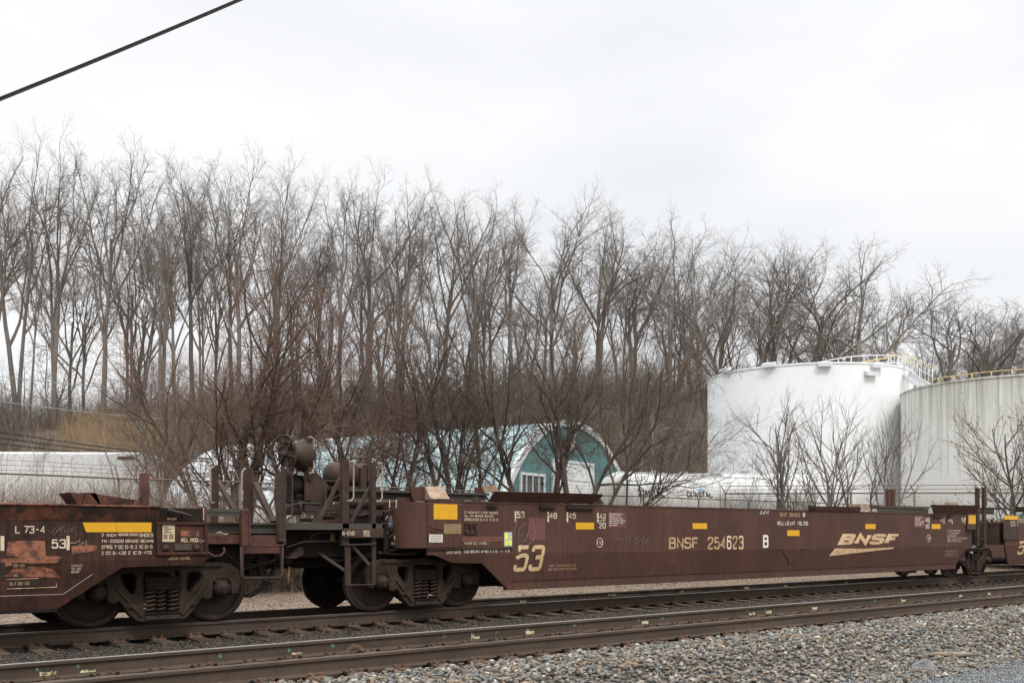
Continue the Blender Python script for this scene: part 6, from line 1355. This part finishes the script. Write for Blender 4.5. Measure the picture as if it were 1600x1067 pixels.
# ---- nearer trees between the fence and the arched building
def near_spec(kids=12, tw=5, ang=32, low=.2, gn=.5):
    return [dict(seg=12, wob=.07, up=.02, kids=kids, ang=ang + 2, ratio=.46, fall=.18, rr=.6, lo=True, end=.2, **{'from': low}),
            dict(seg=8, wob=.14, up=.06, kids=9, ang=40, ratio=.42, fall=.3, rr=.6, lo=True, end=.2, rmax=.05, **{'from': .10}),
            dict(seg=6, wob=.20, up=.04, kids=7, ang=44, ratio=gn, fall=.3, rr=.65, lo=False, end=.35, rmax=.017, **{'from': .08}),
            dict(seg=4, wob=.24, up=.02, kids=tw, ang=44, ratio=.5, rr=.7, lo=False, end=.4, rmax=.0085, **{'from': .1}),
            dict(seg=3, wob=.26, up=-.02, kids=0, ang=42, ratio=.5, rr=.7, lo=False, end=.5, rmax=.0055, **{'from': .1})]
def near_tree(seed, u, vt, dep, stems, label, kids=11, tw=5, ang=32, low=.2, bark='bark_near', twig='twig_near', name='roadside_tree', zb=None, gn=.5, rzz=0, group=None):
    dep *= 1.1; stems = [(a, b, c, d * 1.1) for a, b, c, d in stems]
    x, y = LD((u - 800) / F * dep, dep); z = GZ(x, y) - .1 if zb is None else zb; H = EYE + (HV - vt) * dep / F - z
    st = []
    for (lean_r, lean_f, fr, rad) in stems:      # lean to the right of the picture, lean away, length fraction, radius
        d = RT * lean_r + FW * lean_f + Vector((0, 0, 1)); o = RT * lean_r * .6 + FW * lean_f * .6
        st.append(((o.x, o.y, 0), tuple(d), H * fr, rad))
    pr = tree_proto(seed, near_spec(kids, tw, ang, low, gn), st, M[bark], M[twig], H, name)
    return tree([pr], 0, x, y, H, H, label, name, group, z=z)
near_tree(1, 368, 372, 25.5, [(-.36, .1, .9, .11), (-.06, 0, 1, .15), (.18, -.1, .95, .12), (.48, .1, .9, .10), (.8, .1, .8, .08), (-.15, -.2, .8, .06)], 'large dark many stemmed tree with reddish twigs, behind the left end platform', kids=14, tw=5, low=0.25, twig='twig_red')
near_tree(2, 470, 395, 27, [(.1, 0, 1, .10), (.45, .2, .9, .08), (-.3, .1, .85, .07), (.8, 0, .7, .06)], 'dense reddish thicket tree right behind the brake wheel', kids=14, tw=6, low=0.26, twig='twig_red')
near_tree(3, 560, 385, 30, [(-.35, 0, .95, .08), (.1, .1, 1, .10), (.4, -.1, .85, .07)], 'reddish bushy tree behind the air reservoir', kids=11, tw=5, low=0.3, twig='twig_red')
near_tree(4, 632, 425, 29, [(.0, 0, 1, .12), (.2, .1, .85, .06)], 'dark single trunk tree in front of the teal roof, left of the dormer windows', kids=11, tw=5, low=0.42)
near_tree(5, 693, 405, 30, [(-.08, 0, .95, .11), (.05, .1, 1, .12), (.22, 0, .95, .10), (-.25, .1, .8, .07), (.35, .2, .8, .07)], 'dark clump of trunks right of the dormer windows of the arched building', kids=9, tw=5, low=0.38)
near_tree(6, 735, 430, 31, [(.15, 0, 1, .10), (.32, .1, .9, .08), (-.02, .1, .8, .06)], 'leaning tree with slim trunks midway along the teal roof', kids=7, tw=3, low=0.4)
near_tree(7, 765, 380, 28, [(.10, .1, 1, .05)], 'very slim pale sapling in front of the left edge of the arched front', kids=7, tw=3, low=0.4, bark='bark_grey')
near_tree(8, 862, 405, 31, [(-.38, 0, .95, .12), (-.1, .1, 1, .14), (.12, 0, .9, .10)], 'dark trunks crossing the left half of the teal front wall', kids=9, tw=5, low=0.38)
near_tree(9, 893, 385, 31, [(.0, 0, 1, .13), (.22, .1, .95, .11), (.42, 0, .9, .10), (.75, .1, .8, .06)], 'spreading dark tree in front of the doors of the teal front wall', kids=10, tw=5, low=0.36)
near_tree(10, 975, 430, 33, [(.05, .2, 1, .05), (.3, 0, .8, .045)], 'thin twiggy tree right of the teal arch', kids=8, tw=3, low=0.4, twig='twig_red')
near_tree(11, 262, 460, 30, [(.0, 0, 1, .07), (-.16, .1, .8, .05)], 'slim grey trunk tree between the left trailer and the arched building', kids=9, tw=4, low=.35, bark='bark_grey')
near_tree(12, 226, 560, 22.5, [(-.22, 0, 1, .024), (.12, 0, .95, .026)], 'red stemmed sapling in a V behind the left car post', kids=5, tw=0, low=.35, twig='twig_red', bark='twig_red', name='sapling', gn=.3)
near_tree(13, 168, 600, 22.0, [(-.05, 0, 1, .016), (.25, 0, .7, .012)], 'thin upright sapling behind the yellow stripe of the left car', kids=4, tw=0, low=.4, twig='twig_red', name='sapling', gn=.3)
near_tree(14, 290, 610, 23, [(.06, 0, 1, .02), (-.25, 0, .8, .02), (.3, 0, .8, .018)], 'small tangled sapling left of the platform posts', kids=9, tw=3, low=.2, name='sapling', twig='twig_near')
# open fan shaped saplings in front of the tanks
def fan_tree(seed, u, vt, dep, stems, label, bark='bark_grey', twig='twig_near', kids=6, name='open_tree', dens=5, leaves=0, ang=30):
    stems = [(a, b, c, d * 1.25) for a, b, c, d in stems]
    x, y = LD((u - 800) / F * dep, dep); z = GZ(x, y) - .1; H = EYE + (HV - vt) * dep / F - z
    sp = [dict(seg=9, wob=.07, up=.05, kids=kids, ang=ang, ratio=.62, fall=.45, rr=.62, lo=True, end=.2, **{'from': .26}),
          dict(seg=7, wob=.09, up=.07, kids=dens, ang=30, ratio=.52, fall=.3, rr=.6, lo=True, end=.3, rmax=.055, **{'from': .2}),
          dict(seg=5, wob=.10, up=.07, kids=4, ang=32, ratio=.5, fall=.3, rr=.7, lo=False, end=.5, rmax=.027, **{'from': .2}),
          dict(seg=3, wob=.12, up=.05, kids=0, ang=30, ratio=.5, rr=.8, lo=False, end=.7, rmax=.017, **{'from': .1})]
    st = []
    for (lr, lf, fr, rad) in stems: d = RT * lr + FW * lf + Vector((0, 0, 1)); o = RT * lr * .6; st.append(((o.x, o.y, 0), tuple(d), H * fr, rad))
    pr = tree_proto(seed, sp, st, M[bark], M[twig], H, name); t = tree([pr], 0, x, y, H, H, label, name, z=z)
    if leaves:
        r = np.random.default_rng(seed); V = np.empty(len(pr[1].vertices) * 3); pr[1].vertices.foreach_get('co', V); V = V.reshape(-1, 3); idx = r.integers(0, len(V), leaves); c = V[idx]
        a = r.normal(0, 1, (leaves, 3)); a /= np.linalg.norm(a, axis=1)[:, None]; b = np.cross(a, r.normal(0, 1, (leaves, 3))); b /= np.linalg.norm(b, axis=1)[:, None]; s = r.uniform(.03, .07, (leaves, 1))
        W = np.stack([c - a * s, c + b * s * .5, c + a * s, c - b * s * .5], 1).reshape(-1, 3); fastmesh('leaves', W, np.arange(leaves * 4).reshape(-1, 4), 4, M['dead_leaf'], t)
    return t
fan_tree(21, 1222, 590, 40, [(.0, 0, 1, .10), (-.12, .1, .85, .055), (.14, .1, .9, .055)], 'open bare sapling with upswept branches, leftmost one in front of the clean tank', dens=4, kids=7)
fan_tree(22, 1292, 603, 40, [(-.40, 0, .85, .06), (.0, 0, 1, .085), (.25, .1, .95, .07), (-.15, .1, .8, .05)], 'bare many stemmed tree spreading in front of the middle of the clean tank', dens=5, kids=7)
fan_tree(23, 1338, 598, 40.3, [(-.04, 0, .95, .07), (.35, 0, 1, .08), (.6, .1, .9, .06)], 'bare tree with long branches leaning right, in front of where the tanks meet', dens=5, kids=6)
fan_tree(24, 1592, 600, 46, [(-.2, 0, .85, .07), (.05, 0, 1, .10), (-.38, .1, .62, .05), (.3, .1, .9, .07)], 'small tree with clinging rusty dead leaves at the right edge', bark='bark_near', kids=8, dens=7, leaves=1400, ang=40)
fan_tree(25, 1150, 668, 38, [(-.3, 0, .9, .02), (.05, 0, 1, .02), (.3, 0, .8, .018)], 'low bare shrub left of the leftmost open sapling', kids=6, dens=4, name='bare_shrub')
fan_tree(26, 1180, 700, 38, [(-.2, 0, .9, .016), (.15, 0, 1, .018)], 'small bare shrub just left of the leftmost open sapling', kids=6, dens=4, name='bare_shrub')

# ---- uncountable ground vegetation
def stems_mass(name, n, fx, hfun, spread, rad, m, label, per=10, zoff=0, curve=.25, segs=3, tintf=None):
    """n clumps of thin curved stems; fx() -> x, y"""
    r = np.random.default_rng(abs(hash(label)) % 1000 if False else len(label)); x, y = fx(r, n); x = np.repeat(x, per); y = np.repeat(y, per); N_ = n * per
    z = gz(x, y); h = hfun(r, N_, x, y); a = r.uniform(0, 6.28, N_); le = r.uniform(0, spread, N_) * h; x0 = x + r.normal(0, .12, N_); y0 = y + r.normal(0, .12, N_)
    a2 = a + r.normal(0, .9, N_); P_ = []
    for k in range(segs + 1):
        t = k / segs; P_.append(np.stack([x0 + np.cos(a) * le * t ** (1 + curve) + np.cos(a2) * le * .5 * t * t, y0 + np.sin(a) * le * t ** (1 + curve) + np.sin(a2) * le * .5 * t * t, z + zoff + h * t * (1 - .12 * t * (le / (h + 1e-6)))], 1))
    P_ = np.stack(P_, 1); rr = rad * r.uniform(.6, 1.4, N_)
    V = []
    for k in range(segs + 1):
        w = rr * (1 - .75 * k / segs)
        for j in range(3): an = j * 2.094; V.append(P_[:, k] + np.stack([w * math.cos(an), w * math.sin(an), np.zeros(N_)], 1))
    V = np.stack(V, 1); nv = V.shape[1]; f = []
    for k in range(segs):
        for j in range(3): f.append((k * 3 + j, k * 3 + (j + 1) % 3, k * 3 + 3 + (j + 1) % 3, k * 3 + 3 + j))
    Fc = (np.array(f)[None] + (np.arange(N_) * nv)[:, None, None]).reshape(-1, 4)
    return tag(fastmesh(name, V.reshape(-1, 3), Fc, 4, M[m], col=np.repeat(r.uniform(0, 1, N_), nv)), label, kind='stuff')
def band(lat0, lat1, d0, d1):
    def f(r, n):
        d = r.uniform(d0, d1, n); l = r.uniform(0, 1, n) * (lat1 - lat0) + lat0; l = l * d / d1; return d * FW.x + l * RT.x, d * FW.y + l * RT.y
    return f
stems_mass('hillside_brush', 10500, band(-64, 64, 62, 112), lambda r, n, x, y: r.uniform(.6, 2.6, n) * (1 + .8 * smooth(86, 94, x * FW.x + y * FW.y)), 1.0, .015, 'brush', 'tangled brown brush covering the wooded hillside', per=9)
stems_mass('golden_grass', 1500, lambda r, n: (lambda d, u: (d * FW.x + (u - 800) / F * d * RT.x, d * FW.y + (u - 800) / F * d * RT.y))(r.normal(79, 5, n), np.clip(r.normal(172, 42, n), 40, 285)), lambda r, n, x, y: r.uniform(.6, 2.3, n), .3, .012, 'dry_grass', 'patch of tall golden dry grass on the hillside above the left trailer', per=22)
stems_mass('yard_brush', 450, band(-34, 12, 38, 60), lambda r, n, x, y: r.uniform(.4, 1.5, n), .6, .009, 'brush', 'low brown brush growing in the yard around the buildings', per=8)
def fline(x0, x1, y0, y1, p=1.0):
    return lambda r, n: (x0 + (x1 - x0) * r.uniform(0, 1, n) ** p, r.uniform(y0, y1, n))
stems_mass('bramble_tangle', 2000, fline(4, 14, 24.1, 26.2), lambda r, n, x, y: np.minimum(r.uniform(.9, 3.0, n) + 1.6 * (r.uniform(0, 1, n) > .97), 4.2) * (1 - .30 * smooth(9, 12, x)), 1.5, .008, 'tangle', 'thorny tan and reddish brambles climbing the fence at the left', per=11, curve=.6, segs=5)
stems_mass('fence_weeds', 1100, fline(12, 70, 24.1, 26.0), lambda r, n, x, y: r.uniform(.5, 2.3, n), .8, .0055, 'tangle', 'dry weeds and thin stems along the fence', per=7, curve=.5, segs=4)
stems_mass('reed_grass', 240, fline(40, 60, 24.4, 27), lambda r, n, x, y: r.uniform(1.8, 3.3, n), .28, .008, 'dry_grass', 'tall straw coloured reeds behind the fence in front of the tankers', per=7)
stems_mass('short_weeds', 500, fline(3, 60, 18, 24.4), lambda r, n, x, y: r.uniform(.04, .16, n), .9, .003, 'dry_grass', 'short dry weeds on the ground behind the train', per=6)
# fine twig thickets that hang between the near trees
stems_mass('thicket', 90, lambda r, n: (lambda d, u: (d * FW.x + (u - 800) / F * d * RT.x, d * FW.y + (u - 800) / F * d * RT.y))(r.uniform(29, 37, n), r.uniform(290, 1080, n)), lambda r, n, x, y: r.uniform(1.5, 5.2, n), .7, .007, 'brush', 'thin bare stems of scrub growing among the trees behind the train', per=6, segs=6, curve=.4)
